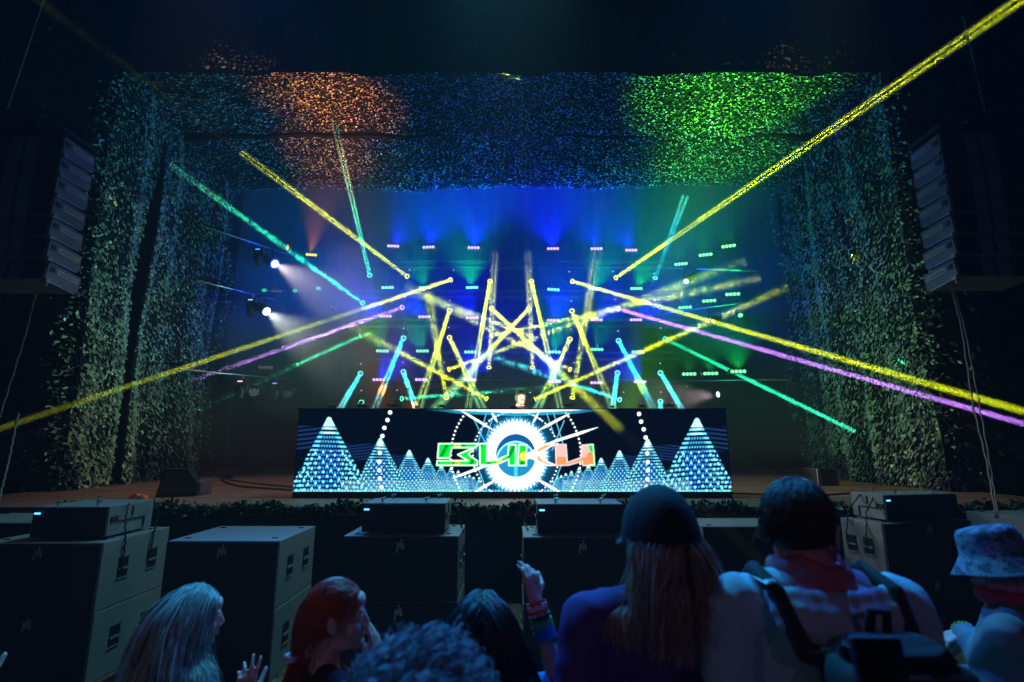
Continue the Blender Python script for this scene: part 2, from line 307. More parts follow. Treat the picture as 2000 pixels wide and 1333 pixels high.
def screen_picture(px, py):
    """the moving picture on the screen, px/py run 570..1432 and 797..963 over the screen"""
    H = px.shape; col = np.zeros(H+(3,)); col[:] = (.0006, .0020, .0065)
    def put(mask, c, a=1.0):
        k = (mask*a)[..., None]; col[:] = col*(1-k)+np.array(c)*k
    white = (.85, .95, 1.0); cyan = (.16, .68, .95); blue = (.015, .13, .55); ice = (.42, .86, 1.0)
    # trees: far small ones first
    T = [(643, 818, 1.0, -1), (743, 858, .66, -1), (799.5, 881, .52, -1), (836, 896, .42, -1), (862, 909, .34, -1), (881, 914, .30, -1), (895, 920, .26, -1), (909, 930, .22, -1), (917, 928, .22, -1), (925, 932, .2, -1), (935, 938, .18, -1),
         (1361, 820, 1.0, 1), (1265, 860, .66, 1), (1210, 882, .52, 1), (1174, 896, .42, 1), (1149, 909, .34, 1), (1131, 914, .30, 1), (1116, 921, .26, 1), (1105, 925, .22, 1), (1096, 929, .22, 1), (1088, 932, .2, 1), (1079, 938, .18, 1)]
    for ax, ay, s, sd in sorted(T, key=lambda t: t[2]):
        y = py-ay; x = px-ax; hw = np.maximum(0, 4*s+y*.53); ins = (y > 0) & (np.abs(x) < hw) & (py < 963)
        # streaks of blue reaching the outer side of the big trees
        if s > .5:
            st = (y > 14*s) & (y < 62*s) & (x*sd > 0) & (x*sd < 160*s) & (((py-.12*sd*x)/(8.5*s)) % 1 < .45)
            put(st & ~ins, (.006, .022, .085))
        put(ins, (.0015, .012, .045))
        rs = max(3.2, 8.6*s); tilt = (.06*sd-.0018*x/s*.5)*x*.9
        ph = ((y+tilt*.6)/rs) % 1; row = (ph < .46)
        edge_ = np.abs(x)/np.maximum(hw, 1); core = edge_ < (.25+.25*np.sin(y/(38*s)))
        ds = max(3.0, 5.2*s); dx = ((x+((y/rs).astype(int) % 2)*ds*.5)/ds) % 1; dots = dx < .50
        deep = y > 62*s; brk = (((x*1.0+y*.35)/(9.0*s)) % 1 < .62); sol = row & ins & (edge_ > .60) & (~deep | brk)
        mid = row & ins & (edge_ <= .62) & dots & (y > 30*s)
        mid2 = row & ins & (edge_ <= .62) & (y <= 30*s)
        put(ins & (y > 60*s) & core, (.0015, .016, .12))
        put(sol, (.12, .60, .86)); put(mid, (.07, .46, .84)); put(mid & core & (y > 60*s), (.03, .28, .74)); put(mid2, ice)
        put(ins & deep & (np.sin(x/(2.4*s))*np.sin(y/(3.1*s)+x*.05) > .62), (.28, .80, .95))
        put(ins & (y < 15*s), ice); put(((x/(5.5*s))**2+((y-4*s)/(7*s))**2) < 1, ice)
    low = (py > 957) & (py < 963); put(low & ((px % 6) < 4), cyan, .8)
    tw = (np.sin(px*1.7+np.sin(py*2.1)*3)+np.sin(py*2.3+px*.7)) > 1.15; put(tw & (py > 938) & (np.abs(px-1007) > 90) & ((np.abs(px-695) < 30) | (np.abs(px-1320) < 30) | (np.abs(px-1007) < 300)), ice, .8)
    # bead chains
    def beads(L, r, c=white):
        for x, y in L: put(np.hypot(px-x, py-y) < r, c)
    beads([(762, 806), (757, 821), (751, 836), (747, 852), (743, 868), (742, 885), (741, 902), (741, 919), (742, 935), (745, 952)], 4.0)
    beads([(1248, 809), (1252, 824), (1257, 839), (1261, 855), (1264, 870), (1264, 886), (1265, 903), (1265, 919), (1264, 936), (1262, 952)], 4.0)
    cx_, cyy = 1007.5, 890
    for rr, rad, step, y0 in ((127, 2.0, 3.6, 70), (84, 1.7, 5.2, 66)):
        for sd in (-1, 1):
            for k in range(-24, 25):
                a = R(k*step); x = cx_+sd*rr*math.cos(a); y = cyy+rr*math.sin(a)*1.02
                if 803 < y < 961: beads([(x, y)], rad)
    # thin web beside the ring
    X = px-cx_; Y = py-cyy; rho = np.hypot(X, Y*.87); ang = np.arctan2(Y, X)
    web = (rho > 60) & (rho < 88) & (np.sin(ang*150) > .1) & (py > 799) & (np.abs(np.abs(X)-30) < 60)
    put(web, (.01, .22, .5), .55*np.clip((90-rho)/26, 0, 1))
    for x0, y0, x1, y1 in ((926, 820, 951, 872), (951, 803, 930, 880), (967, 800, 952, 850), (1080, 803, 1100, 870), (1065, 800, 1082, 850), (1102, 822, 1078, 880), (930, 905, 952, 962), (1075, 962, 1098, 905), (941, 930, 925, 962), (1090, 930, 1076, 962)):
        d, t = seg_d(px, py, x0, y0, x1, y1); put(d < .8, (.10, .5, .75))
    # flare along the top edge
    fl = np.clip(1-np.abs(px-1010)/180, 0, 1); hgt = 797+11*fl**.6*np.clip(fl*3, 0, 1); put((py < hgt+5) & (fl > 0), (.02, .35, .6), .7*np.clip(fl*2, 0, 1)); put((py < hgt-1) & (fl > .05), (.9, .95, 1.0), np.clip(fl*2.2, 0, 1))
    # spiky ring
    spk = 61+5*np.abs(np.sin(ang*44))**3+2*np.abs(np.sin(ang*17+1))**4
    put((rho < spk) & (rho > 30) & (py < 963), (.06, .36, .62)); 
    R2 = np.hypot(X/60, Y/68); R1 = np.hypot(X/39, (Y-0)/42)
    put((R2 < 1+.05*np.sin(ang*52)) & (R1 > 1), (1.0, 1.0, .98))
    ind = R1 <= 1
    put(ind, (.004, .07, .24)); low_ = ind & (np.hypot(X/39, (Y-12)/40) < 1); put(low_, (.012, .24, .42)); put(ind & (np.abs(np.hypot(X/39, (Y-12)/40)-.97) < .035), (.3, .85, 1.0))
    put(low_ & (((px/2.6) % 1) < .45) & (py > 900), (.005, .14, .34)); put(low_ & (py > 905) & (np.abs(X) < 3), (.05, .5, .8))
    # streaks
    for x0, y0, x1, y1, wd in ((898, 801, 966, 842, 2.2), (883, 935, 962, 905, 2.4), (925, 963, 968, 938, 2.4), (1048, 843, 1113, 808, 2.4), (1060, 870, 1168, 835, 2.6), (1048, 936, 1096, 963, 2.8), (1040, 828, 1052, 806, 2.0), (972, 826, 960, 806, 2.0)):
        d, t = seg_d(px, py, x0, y0, x1, y1); tip = np.minimum(1, 3*np.minimum(t, 1-t)+.15); put(d < wd*tip, (.9, .95, 1.0))
    # letters
    def Z(L): return [(840+x/5.882, 850+y/5.882) for x, y in L]
    letters = [
        (Z([(100, 102), (555, 102), (470, 190), (440, 225), (500, 270), (545, 300), (540, 348), (78, 348), (85, 296), (440, 296), (320, 225), (440, 175), (505, 146), (250, 146), (222, 262), (88, 262)]), 'g'),
        (Z([(572, 102), (655, 102), (650, 300), (760, 290), (895, 232), (905, 112), (985, 112), (982, 350), (905, 350), (903, 275), (800, 325), (680, 345), (575, 345)]), 'g'),
        (Z([(1020, 112), (1108, 112), (1104, 350), (1010, 350)]), 'g'),
        (Z([(1100, 225), (1330, 105), (1440, 105), (1230, 210), (1300, 290), (1440, 345), (1350, 352), (1240, 300), (1150, 262), (1100, 275)]), 'o'),
        (Z([(1440, 108), (1560, 112), (1575, 318), (1735, 262), (1745, 118), (1872, 110), (1888, 348), (1755, 348), (1750, 300), (1590, 345), (1450, 350)]), 'p')]
    for poly, c in letters:
        ins = poly_in(px, py, poly); ddd = np.full(H, 99.0)
        for i in range(len(poly)):
            d, _ = seg_d(px, py, *poly[i], *poly[(i+1) % len(poly)]); ddd = np.minimum(ddd, d)
        if c == 'g':
            put((ddd < 1.6) | ins, (.55, 1.0, .6)); put(ins & (ddd > 1.3), (.0, .62, .02)); put(ins & (ddd > 1.3) & (np.sin(px*.19+py*.1) > .75), (.0, .22, .02))
            put(ins & (ddd > 1.3) & (np.hypot(px-893, (py-872)*1.5) < 6), (.9, .35, .05)); put(ins & (ddd > 1.3) & (np.hypot(px-893, (py-905)*1.5) < 5), (.9, .25, .03)); put(ins & (ddd > 1) & (np.hypot(px-1024, py-892) < 9), (.9, .6, .05)); put(ins & (ddd > 1) & (np.hypot(px-975, py-898) < 6), (.7, .6, .05))
        elif c == 'o': put(ins | (ddd < 1.2), (.9, .75, .68)); put(ins & (ddd > 1.5) & (px > 1050), (.62, .30, .12))
        else:
            put(ins | (ddd < 1.4), (.62, .48, .46)); put(ins & (ddd > 1.2), (.60, .38, .35)); put(ins & (ddd > 1.2) & (py > 893), (.62, .22, .07)); put(ins & (ddd > 1.2) & (px > 1149+.3*(py-870)), (.0, .55, .05)); put((ddd < 1.4) & (px > 1150), (.4, 1.0, .5)); put(ins & (ddd > 1.0) & (np.hypot(px-1153, (py-893)*.7) < 7), (1.0, .2, .08))
    return col
pitch_ = .0118; nx = int((BX1-BX0-.02)/pitch_); nz = int((BZ1-LZ0-.012)/pitch_)
gx = BX0+.01+np.arange(nx+1)*(BX1-BX0-.02)/nx; gz = LZ0+np.arange(nz+1)*(BZ1-.012-LZ0)/nz
SS = 3; acc = 0
for sa in range(SS):
    for sb in range(SS):
        xc, zc = np.meshgrid(gx[:-1]+(gx[1]-gx[0])*(sa+.5)/SS, gz[:-1]+(gz[1]-gz[0])*(sb+.5)/SS)
        # trapezoid layout measured off the booth: world metres on the screen -> layout units
        h_ = zc-CAMZ; up = 1000*(h_*_cp-BY*_sp)/(BY*_cp+h_*_sp); px_ = 1000+xc*(1000*_cp-_sp*up)/BY; py_ = 666.5-up
        acc = acc+screen_picture(px_, py_)
acc = acc/(SS*SS)
X_, Z_ = np.meshgrid(gx, gz); VV = np.stack([X_, np.full_like(X_, -.006), Z_-SZ], -1).reshape(-1, 3)
idx = np.arange((nx+1)*(nz+1)).reshape(nz+1, nx+1)
FF = np.stack([idx[:-1, :-1], idx[:-1, 1:], idx[1:, 1:], idx[1:, :-1]], -1).reshape(-1, 4)
sm = bpy.data.materials.new('led_screen_picture'); sm.use_nodes = True; t_ = sm.node_tree; t_.nodes.clear()
o_ = t_.nodes.new('ShaderNodeOutputMaterial'); e_ = t_.nodes.new('ShaderNodeEmission'); at_ = t_.nodes.new('ShaderNodeAttribute'); at_.attribute_name = 'picture'
t_.links.new(at_.outputs['Color'], e_.inputs[0]); e_.inputs[1].default_value = 1.7; t_.links.new(e_.outputs[0], o_.inputs[0])
scr = mesh_np('led_screen', VV, FF, [sm], booth)
sm.cycles.emission_sampling = 'NONE'
ca = scr.data.color_attributes.new('picture', 'FLOAT_COLOR', 'CORNER')
cc = np.ones((len(FF), 4, 4), np.float32); cc[:, :, :3] = acc.reshape(-1, 3)[:, None, :]
ca.data.foreach_set('color', cc.ravel())
# things on the booth
def small_gear(loc, wdt, label, kind):
    t = empty(kind, loc, 0, label, 'DJ gear', 'gear on the booth top'); b = MB(); b.box((0, 0, .03), (wdt, .34, .06)); b.build('case', M['black'], t, bevel=.005)
    b = MB(); [b.tube([(dx, 0, .06), (dx, 0, .078)], .018, 10) for dx in (-wdt*.3, 0, wdt*.3)]; b.build('knob', M['metal'], t)
    b = MB(); b.box((0, .08, .067), (wdt*.8, .1, .012)); b.build('display', emat('display_glow', (.2, .4, 1), .6), t)
BT = BZ1
for x, wd, nm, lb in ((-.35, .3, 'media_player', 'media player left of the performer on the booth top'), (.05, .34, 'mixer', 'mixer in front of the performer on the booth top'), (.45, .3, 'media_player', 'media player right of the performer on the booth top')):
    small_gear((x, BY+.5, BT-1.0+.85), wd, lb, nm)
for i, (px, lb) in enumerate(((648, 'coiled cable lump at the far left of the booth top edge'), (707, 'small cable lump on the booth top left of the pine picture'), (765, 'thin cable end on the booth top above the left bead chain'), (814, 'cable loop on the booth top left of the white flare'), (861, 'arched cable lump on the booth top beside the white flare'), (1110, 'cable lump on the booth top right of the performer'), (1196, 'dark cable tangle on the booth top right of the yellow beam'), (1255, 'cable curl on the booth top above the right bead chain'), (1308, 'round dark cable coil on the booth top near its right end'))):
    p = P(px, 798, BY+.06); rr = np.random.default_rng(i); s = .03+.015*(i % 3)
    pts = [(p.x+s*1.6*math.sin(k*1.1+i), BY+.08+.04*math.cos(k*.9), BZ1+.015+abs(s*math.sin(k*.8+i))) for k in range(12)]
    b = MB(); b.tube(pts, .007, 6); tag(b.build('cable_coil', M['cable'], smooth=True), lb, 'cable', 'cable ends on the booth top')
t = empty('gooseneck_lamp', (.20, BY+.45, BZ1+.012), 0, 'thin gooseneck lamp on the booth top beside the performer', 'lamp')
b = MB(); b.tube([(0, 0, 0), (.03, .0, .08), (.02, .05, .15), (-.02, .12, .18)], .006, 8); b.tube([(0, 0, 0), (0, 0, .012)], .03, 12); b.build('neck', M['metal'], t, smooth=True)
b = MB(); b.tube([(-.02, .12, .18), (-.035, .15, .17)], .014, 10); b.build('lamp_head', M['metal'], t); light('gooseneck_bulb', 'SPOT', (-.04, .165, .165), (.24, 1.3, .16), 8, (1, .66, .45), .02, angle=120, parent=t)
# ------------------------------------------------------------------ lighting rig
EM = {}
def glow(key, col, s):
    if key not in EM: EM[key] = emat('lamp_glow_'+key, col, s); EM[key].cycles.emission_sampling = 'NONE'
    return EM[key]
MC = dict(yellow=((.80, 1, .0), (1, .93, .12)), teal=((.02, .9, .42), (.1, 1, .55)), cyan=((.03, .75, .85), (.15, .95, 1)), purple=((.55, .22, .95), (1, .6, .8)), lime=((.35, 1, .1), (.5, 1, .3)))
# meshes for a moving head, built once
def mh_meshes():
    b = MB(); b.box((0, 0, .25), (.22, .16, .10)); b.box((0, 0, .31), (.05, .05, .04)); base = b.build('base', M['black'], bevel=.012)
    b = MB(); b.box((0, -.083, .25), (.03, .006, .016)); disp = b.build('display', glow('status', (.55, .85, 1), 2.2))
    b = MB(); [b.box((s*.125, 0, .10), (.022, .07, .24), top=.9) for s in (-1, 1)]; b.box((0, 0, .19), (.27, .08, .03)); yoke = b.build('yoke', M['black'], bevel=.006)
    b = MB(); b.tube([(0, 0, .14), (0, 0, .12), (0, 0, -.02), (0, 0, -.13)], [.05, .085, .095, .088], 20); b.tube([(0, 0, -.13), (0, 0, -.15)], [.088, .085], 20, caps=False); head = b.build('head', M['black'], smooth=False)
    v = []; f = []; n = 24; m = 6
    for i in range(n):
        for k in range(m):
            A = 2*PI*i/n; B = 2*PI*k/m; r = .066+.012*math.cos(B); v.append((r*math.cos(A), r*math.sin(A), -.152+.012*math.sin(B)))
    for i in range(n):
        for k in range(m): f.append((i*m+k, ((i+1) % n)*m+k, ((i+1) % n)*m+(k+1) % m, i*m+(k+1) % m))
    ring = MB().add(v, f).build('lens_ring', M['black'], smooth=True)
    b = MB(); b.tube([(0, 0, -.13), (0, 0, -.135)], .055, 20); lens = b.build('lens_glass', M['metal'])
    for o in (base, disp, yoke, head, ring, lens): COL.objects.unlink(o)
    return base, disp, yoke, head, ring, lens
MH = mh_meshes()
BAIR = {}
def beam_air(dens):
    dens = max(dens, .004)
    if dens not in BAIR:
        m = bpy.data.materials.new('beam_tube_air_%g' % dens); m.use_nodes = True; t = m.node_tree; t.nodes.clear(); out = t.nodes.new('ShaderNodeOutputMaterial'); v = t.nodes.new('ShaderNodeVolumePrincipled')
        v.inputs['Density'].default_value = dens; v.inputs['Color'].default_value = (.97, .97, 1, 1); t.links.new(v.outputs[0], out.inputs['Volume']); m.cycles.volume_sampling = 'EQUIANGULAR'; m.cycles.homogeneous_volume = True; BAIR[dens] = m
    return BAIR[dens]
def moving_head(L, target, colour, label, wend=20, dens=.5, prof=(1, 1, 1, 1, 1, 1), power=60, size=.13, spread=1.1, lit=1.0, group='moving head lights hung in rows on the rear rig', beam=True, split=None, hollow=False):
    L = Vector(L); d = (Vector(target)-L).normalized(); piv = L-d*.16
    t = empty('moving_head_light', piv, 0, label, 'stage light', group)
    base, disp, yoke, head, ring, lens = MH
    for o in (base, disp, yoke):
        c = o.copy(); COL.objects.link(c); c.parent = t
    h = head.copy(); COL.objects.link(h); h.parent = t; h.rotation_euler = d.to_track_quat('-Z', 'Y').to_euler()
    c = lens.copy(); COL.objects.link(c); c.parent = h
    c = ring.copy(); c.data = ring.data.copy(); COL.objects.link(c); c.parent = h
    bc, lc = MC[colour]
    c.data.materials[0] = glow('%s_ring_%.1f' % (colour, lit), lc, 2.0*lit)
    if beam:
        T = Vector(target); Ln = (T-L).length; r0 = .056; r1 = wend*.44*T.y/1000
        hr = math.degrees(math.atan2(max(r1-r0, .01), Ln))*2
        q = h.rotation_euler.to_matrix()
        ax = q.inverted() @ d.cross(L-cam.location).normalized(); ax.z = 0; ax.normalize(); ay = Vector((-ax.y, ax.x, 0))
        b = MB(); NS = len(prof); z0 = .172
        # smoke density per stretch so that the seen brightness follows prof although the beam loses light on its way
        T_ = 1.0; mats = []; dz = Ln/NS; sprd = max(hr*1.2, min(1.0, 5.0/Ln)); tg = math.tan(R(sprd/2))
        ef = [((1+(k+.5)*dz*tg/r0)**2)/((r0+(r1-r0)*(k+.5)/NS)/r0) for k in range(NS)]      # what spreading takes away
        c_ = .92/(dz*sum(p_*q_ for p_, q_ in zip(prof, ef)))
        for k in range(NS):
            n_ = min(c_*prof[k]*ef[k]/max(T_, .06), 2.5); mats.append(beam_air(round(n_, 3))); T_ *= math.exp(-n_*dz)
        power = power*dens/c_
        for k in range(NS):
            ta = z0+(Ln-z0)*k/NS+.001; tb = z0+(Ln-z0)*(k+1)/NS-.001
            for s in ((-1, 1) if split else (0,)):
                v = []; n = 14
                for tz in (ta, tb):
                    r = r0+(r1-r0)*tz/Ln
                    for a in range(n):
                        A_ = 2*PI*a/n
                        p = (ax*(s*r*.58+r*.42*math.cos(A_))+ay*r*.85*math.sin(A_)) if s else (ax*math.cos(A_)+ay*math.sin(A_))*r
                        v.append(p+Vector((0, 0, -.0-tz)))
                f = [(a, (a+1) % n, n+(a+1) % n, n+a) for a in range(n)]+[tuple(range(n-1, -1, -1)), tuple(range(n, 2*n))]
                b.add(v, f, k)
        lb = b.build('light_beam', mats, h)  # beam shaped tube of thicker air, added so the lamp's beam shows
        light('beam_lamp', 'AREA', (0, 0, -.168), None, power, bc, r0*1.9, spread=sprd, parent=h)
    return t
XS = [705, 788, 878, 957, 1038, 1117, 1208, 1292]; HD = 15.0
ROWW = ['top row', 'second row', 'middle row', 'fourth row', 'bottom row']; COLW = ['far left', 'second from left', 'third from left', 'fourth from left', 'fourth from right', 'third from right', 'second from right', 'far right']
# row, column -> lens pixel, aim (px, py, depth), colour, power, ring brightness, strands
BT_ = 'B'
HEADS = {
 (0, 0): ((722, 538), (650, 228, 9.3), 'teal', 36, 1.0, 1), (0, 1): ((795, 540), (458, 288, 9.2), 'yellow', 60, 1.0, 1), (0, 2): ((880, 547), (-60, 857, 7.3), 'yellow', 24, 1.0, 0), (0, 3): ((957, 550), (912, 812, 9.6), 'yellow', 66, 1.0, 1),
 (0, 4): ((1038, 550), (1098, 812, 9.6), 'yellow', 66, 1.0, 1), (0, 5): ((1118, 550), (2070, 824, 7.3), 'yellow', 26, 1.0, 0), (0, 6): ((1203, 543), (2060, -46, 6.2), 'yellow', 17, .9, 1), (0, 7): ((1280, 543), (1343, 372, 12.6), 'cyan', 26, .9, 1),
 (1, 0): ((708, 592), (318, 312, 9.0), 'teal', 42, 1.0, 0), (1, 1): ((785, 601), (365, 747, 9.3), 'purple', 24, .9, 0), (1, 2): ((878, 607), (812, 812, 9.8), 'yellow', 55, 1.0, 1), (1, 3): ((960, 603), (1222, 848, 6.9), 'yellow', 62, 1.0, 0),
 (1, 4): ((1033, 603), (838, 812, 9.4), 'yellow', 62, 1.0, 0), (1, 5): ((1117, 608), (1205, 815, 9.6), 'yellow', 55, 1.0, 1), (1, 6): ((1208, 604), (2070, 848, 7.3), 'purple', 11, .9, 0), (1, 7): ((1290, 600), (1345, 575, 13.5), 'cyan', 0, .5, 0),
 (2, 0): ((704, 657), hit_x(405, 791, LX+.15), 'teal', 42, 1.0, 0), (2, 1): ((788, 661), (726, 812, 9.8), 'cyan', 26, 1.0, 1), (2, 2): ((878, 660), (950, 815, 10.2), 'yellow', 55, 1.0, 1), (2, 3): ((960, 656), (1500, 540, 11.8), 'yellow', 45, 1.0, 0),
 (2, 4): ((1037, 657), (785, 562, 12.4), 'yellow', 45, 1.0, 0), (2, 5): ((1113, 663), (1042, 815, 10.2), 'yellow', 55, 1.0, 1), (2, 6): ((1208, 666), (1283, 812, 9.6), 'cyan', 24, .9, 1), (2, 7): ((1298, 662), hit_x(1686, 851, RX-.05), 'teal', 24, .8, 0),
 (3, 0): ((704, 730), (655, 815, 10.5), 'cyan', 20, .8, 1), (3, 1): ((788, 727), (818, 812, 10.5), 'cyan', 30, 1.0, 1), (3, 2): ((877, 722), (1470, 505, 11.8), 'yellow', 55, 1.0, 0), (3, 3): ((955, 718), (968, 482, 12.4), 'yellow', 52, 1.0, 1),
 (3, 4): ((1040, 718), (1030, 482, 12.4), 'yellow', 52, 1.0, 1), (3, 5): ((1113, 722), (780, 552, 12.2), 'yellow', 55, 1.0, 0), (3, 6): ((1206, 729), (1194, 812, 10.5), 'cyan', 26, 1.0, 1), (3, 7): ((1290, 729), (1341, 815, 10.5), 'cyan', 22, .9, 1),
 (4, 0): ((706, 786), (700, 900, 13.0), 'teal', 0, .9, 0), (4, 1): ((785, 779), (1075, 757, 13.2), 'teal', 44, 1.0, 0), (4, 2): ((872, 777), (833, 560, 12.3), 'yellow', 60, 1.0, 1), (4, 3): ((950, 779), (672, 630, 12.4), 'yellow', 55, 1.0, 0),
 (4, 4): ((1045, 780), (1553, 554, 14.0), 'yellow', 52, 1.0, 0), (4, 5): ((1118, 777), (1168, 478, 12), 'yellow', 52, 1.0, 1), (4, 6): ((1210, 781), (905, 678, 12.2), 'cyan', 60, 1.2, 0), (4, 7): ((1290, 785), (1290, 815, 13.0), 'cyan', 20, 1.0, 1)}
WE = {(0,0):20,(0,1):22,(0,2):17,(0,3):18,(0,4):18,(0,5):22,(0,6):44,(0,7):20,(1,0):18,(1,1):12,(1,2):24,(1,3):32,(1,4):26,(1,5):22,(1,6):15,(2,0):15,(2,1):18,(2,2):22,(2,3):28,(2,4):32,(2,5):22,(2,6):18,(2,7):10,(3,0):18,(3,1):14,(3,2):28,(3,3):26,(3,4):26,(3,5):32,(3,6):14,(3,7):14,(4,1):16,(4,2):30,(4,3):26,(4,4):28,(4,5):34,(4,6):26,(4,7):12}
# wanted brightness along each beam, lens to far end, put into the tube's density
FADE = (1, 1, 1, .97, .9, .78, .6, .4, .22, .08); LONG = (1.4, 1.2, 1.0, .9, .85, .8, .72, .65); FULL = (1, 1, 1, 1, 1, 1)
WIDE = (1, 1, 1, 1, 1, .98, .95, .9, .8, .6, .35, .14)
PROF = {(0,2): (1.9, 1.7, 1.0, .12, .30, .32, .24, .12, .05), (0,5): LONG, (0,6): (.9, 1.1, .7, 1.2, 1.2, 1.1, .95, .75, .55), (1,6): LONG, (0,0): FADE, (0,1): (.8, .9, 1, 1.1, 1.1, 1.1, 1.0, .7, .3), (1,0): (1, 1, 1, 1.1, 1.1, 1.0, .9, .7, .35, .12), (1,1): (.5, .7, 1, 1, .9, .6, .3, .1), (0,7): (.4, .15, .6, .9, .8, .4), (1,3): (1, 1, 1, .9, .7, .5, .35, .15), (3,2): WIDE, (2,3): WIDE, (4,4): WIDE, (4,1): (1.2, 1.2, 1.1, .9, .6, .3, .12), (2,7): (.6, .8, .9, 1, 1.1, 1.0)}
def word(px, py, tx, ty):
    dx, dy = tx-px, ty-py
    v = 'up' if dy < 0 else 'down'; h = 'left' if dx < 0 else 'right'
    return v if abs(dx) < abs(dy)*.35 else (('sideways '+h) if abs(dy) < abs(dx)*.3 else v+' to the '+h)
for (r_, c_), ((lx, ly), T, colr, pw, lit, sp) in HEADS.items():
    L = P(lx, ly, HD); T = P(*T) if isinstance(T, tuple) else T
    tx = 1000+100*(T.x*15/T.y-L.x)/15*10*.1+lx-1000; ty = ly-(T.z-CAMZ)*150/T.y+(L.z-CAMZ)*10; tx = lx+(T.x/T.y-L.x/L.y)*950; ty = ly-((T.z-CAMZ)/T.y-(L.z-CAMZ)/L.y)*950
    lab = '%s moving head in the %s, %s, beam %s' % (colr, ROWW[r_], COLW[c_], word(lx, ly, tx, ty)) if pw else '%s moving head in the %s, %s, lens glowing, no beam' % (colr, ROWW[r_], COLW[c_])
    kind = PROF.get((r_, c_), FADE)
    moving_head(L, T, colr, lab, wend=WE.get((r_, c_), 20), dens=BEAMD*(1.25 if sp else 1), prof=kind, power=POW*{'cyan': 1.2, 'teal': 1.0, 'purple': 1.0}.get(colr, 1), lit=lit, beam=pw > 0, split=.085 if sp else None)
# horizontal trusses carrying the rows, vertical pipes carrying the strobe bars
def truss(x0, x1, y, z, label, grp='black trusses of the rear lighting rig'):
    t = empty('lighting_truss', (x0, y, z), 0, label, 'truss', grp); b = MB(); W = x1-x0
    for dy, dz in ((-.1, .0), (.1, .0), (-.1, .2), (.1, .2)): b.tube([(0, dy, dz), (W, dy, dz)], .02, 8)
    b.build('chord', M['metal'], t)
    b = MB(); n = int(W/.4)
    for i in range(n): b.tube([(W*i/n, -.1, .0 if i % 2 else .2), (W*(i+1)/n, -.1, .2 if i % 2 else .0)], .009, 6); b.tube([(W*i/n, -.1, .2), (W*(i+1)/n, .1, .2)], .009, 6)
    b.build('lacing', M['metal'], t); return t
for r_, yy in enumerate((545, 603, 660, 725, 780)):
    zz = P(1000, yy, HD).z+.36; truss(-5.0, 5.0, HD+.06, zz, 'black lighting truss carrying the %s of moving heads' % ROWW[r_])
ROWB = ['top violet row', 'upper green row', 'middle violet row', 'lower green row', 'bottom violet row']
BX = [[768, 837, 925, 1080, 1165, 1233], [757, 830, 922, 1081, 1162, 1243], [753, 829, 922, 1080, 1165, 1242], [747, 825, 919, 1083, 1166, 1246], [740, 823, 918, 1083, 1165, 1250]]
BYY = [[481, 483, 484, 486, 486, 489], [562, 562, 562, 566, 565, 564], [618, 619, 621, 626, 625, 625], [686, 686, 688, 688, 683, 688], [742, 742, 742, 746, 748, 746]]
BC = dict(violet=((.003, .008, 1.0), (.62, .36, 1.0)), green=((.002, .80, .10), (.18, 1.0, .38)), orange=((1.0, .28, .01), (1.0, .55, .08)), off=((0, 0, 0), (.25, .25, .25)))
b = MB(); b.box((0, .06, 0), (.36, .09, .10)); b.box((0, .13, 0), (.06, .08, .05)); SBB = b.build('housing', M['black'], bevel=.008)
b = MB(); b.tube([(0, -.004, 0), (0, .02, 0)], [.040, .036], 14); SBC = b.build('lamp_cell', M['black'], smooth=False)
b = MB(); [b.box((s*.19, .06, 0), (.012, .10, .12)) for s in (-1, 1)]; SBK = b.build('bracket', M['metal'])
for o in (SBB, SBC, SBK): COL.objects.unlink(o)
def strobe(L, colr, label, power, aim=(0, -.35, 1), angle=110, yaw=0, roll=0, group='four cell strobe bars on the rear rig', s=1.0, cell=1.9, pw2=0):
    t = empty('strobe_bar', L, 0, label, 'strobe light', group); t.rotation_euler = (0, R(roll), R(yaw)); t.scale = (s, s, s)
    for o in (SBB, SBK):
        c = o.copy(); COL.objects.link(c); c.parent = t
    lc, cc_ = BC[colr]
    for k in range(4):
        c = SBC.copy(); c.data = SBC.data if k else SBC.data.copy()
        if k == 0: me_ = c.data; me_.materials[0] = glow('cell_'+colr, cc_, cell)
        c.data = me_; COL.objects.link(c); c.parent = t; c.location = ((k-1.5)*.084, 0, 0)
    if power:
        a = Vector(aim).normalized()
        o = light('strobe_lamp', 'SPOT', (0, -.06, .02), None, power, lc, .05, angle=angle, blend=1, parent=t)
        o.rotation_euler = a.to_track_quat('-Z', 'Y').to_euler()
    return t
rb = np.random.default_rng(3)
for r_ in range(5):
    for c_ in range(6):
        colr = 'violet' if r_ % 2 == 0 else 'green'
        pw = [[210, 300, 380, 420, 200, 210], [110, 90, 120, 120, 150, 100], [380, 340, 230, 420, 300, 340], [90, 120, 110, 90, 60, 120], [260, 300, 360, 330, 300, 300]][r_][c_]
        if r_ in (1, 3) and c_ not in (1, 4): pw *= 0 if (r_ == 1) == (c_ in (0, 3)) else 1.6
        if r_ == 4 and c_ in (1, 4): pw = 0
        aim = ((c_-2.5)*(-.25 if r_ % 4 == 0 else .2), -.12 if r_ < 4 else 0, (1.0, 1.0, .25, 1.0, .6)[r_])
        strobe(P(BX[r_][c_], BYY[r_][c_], HD-.1), colr, 'four cell strobe bar glowing %s, %s, %s' % (colr, ROWB[r_], ['far left', 'second from left', 'third from left', 'third from right', 'second from right', 'far right'][c_]), pw*SPW, aim, roll=rb.normal(0, 1.2), s=1.12, angle=120 if r_ % 2 == 0 else 100)
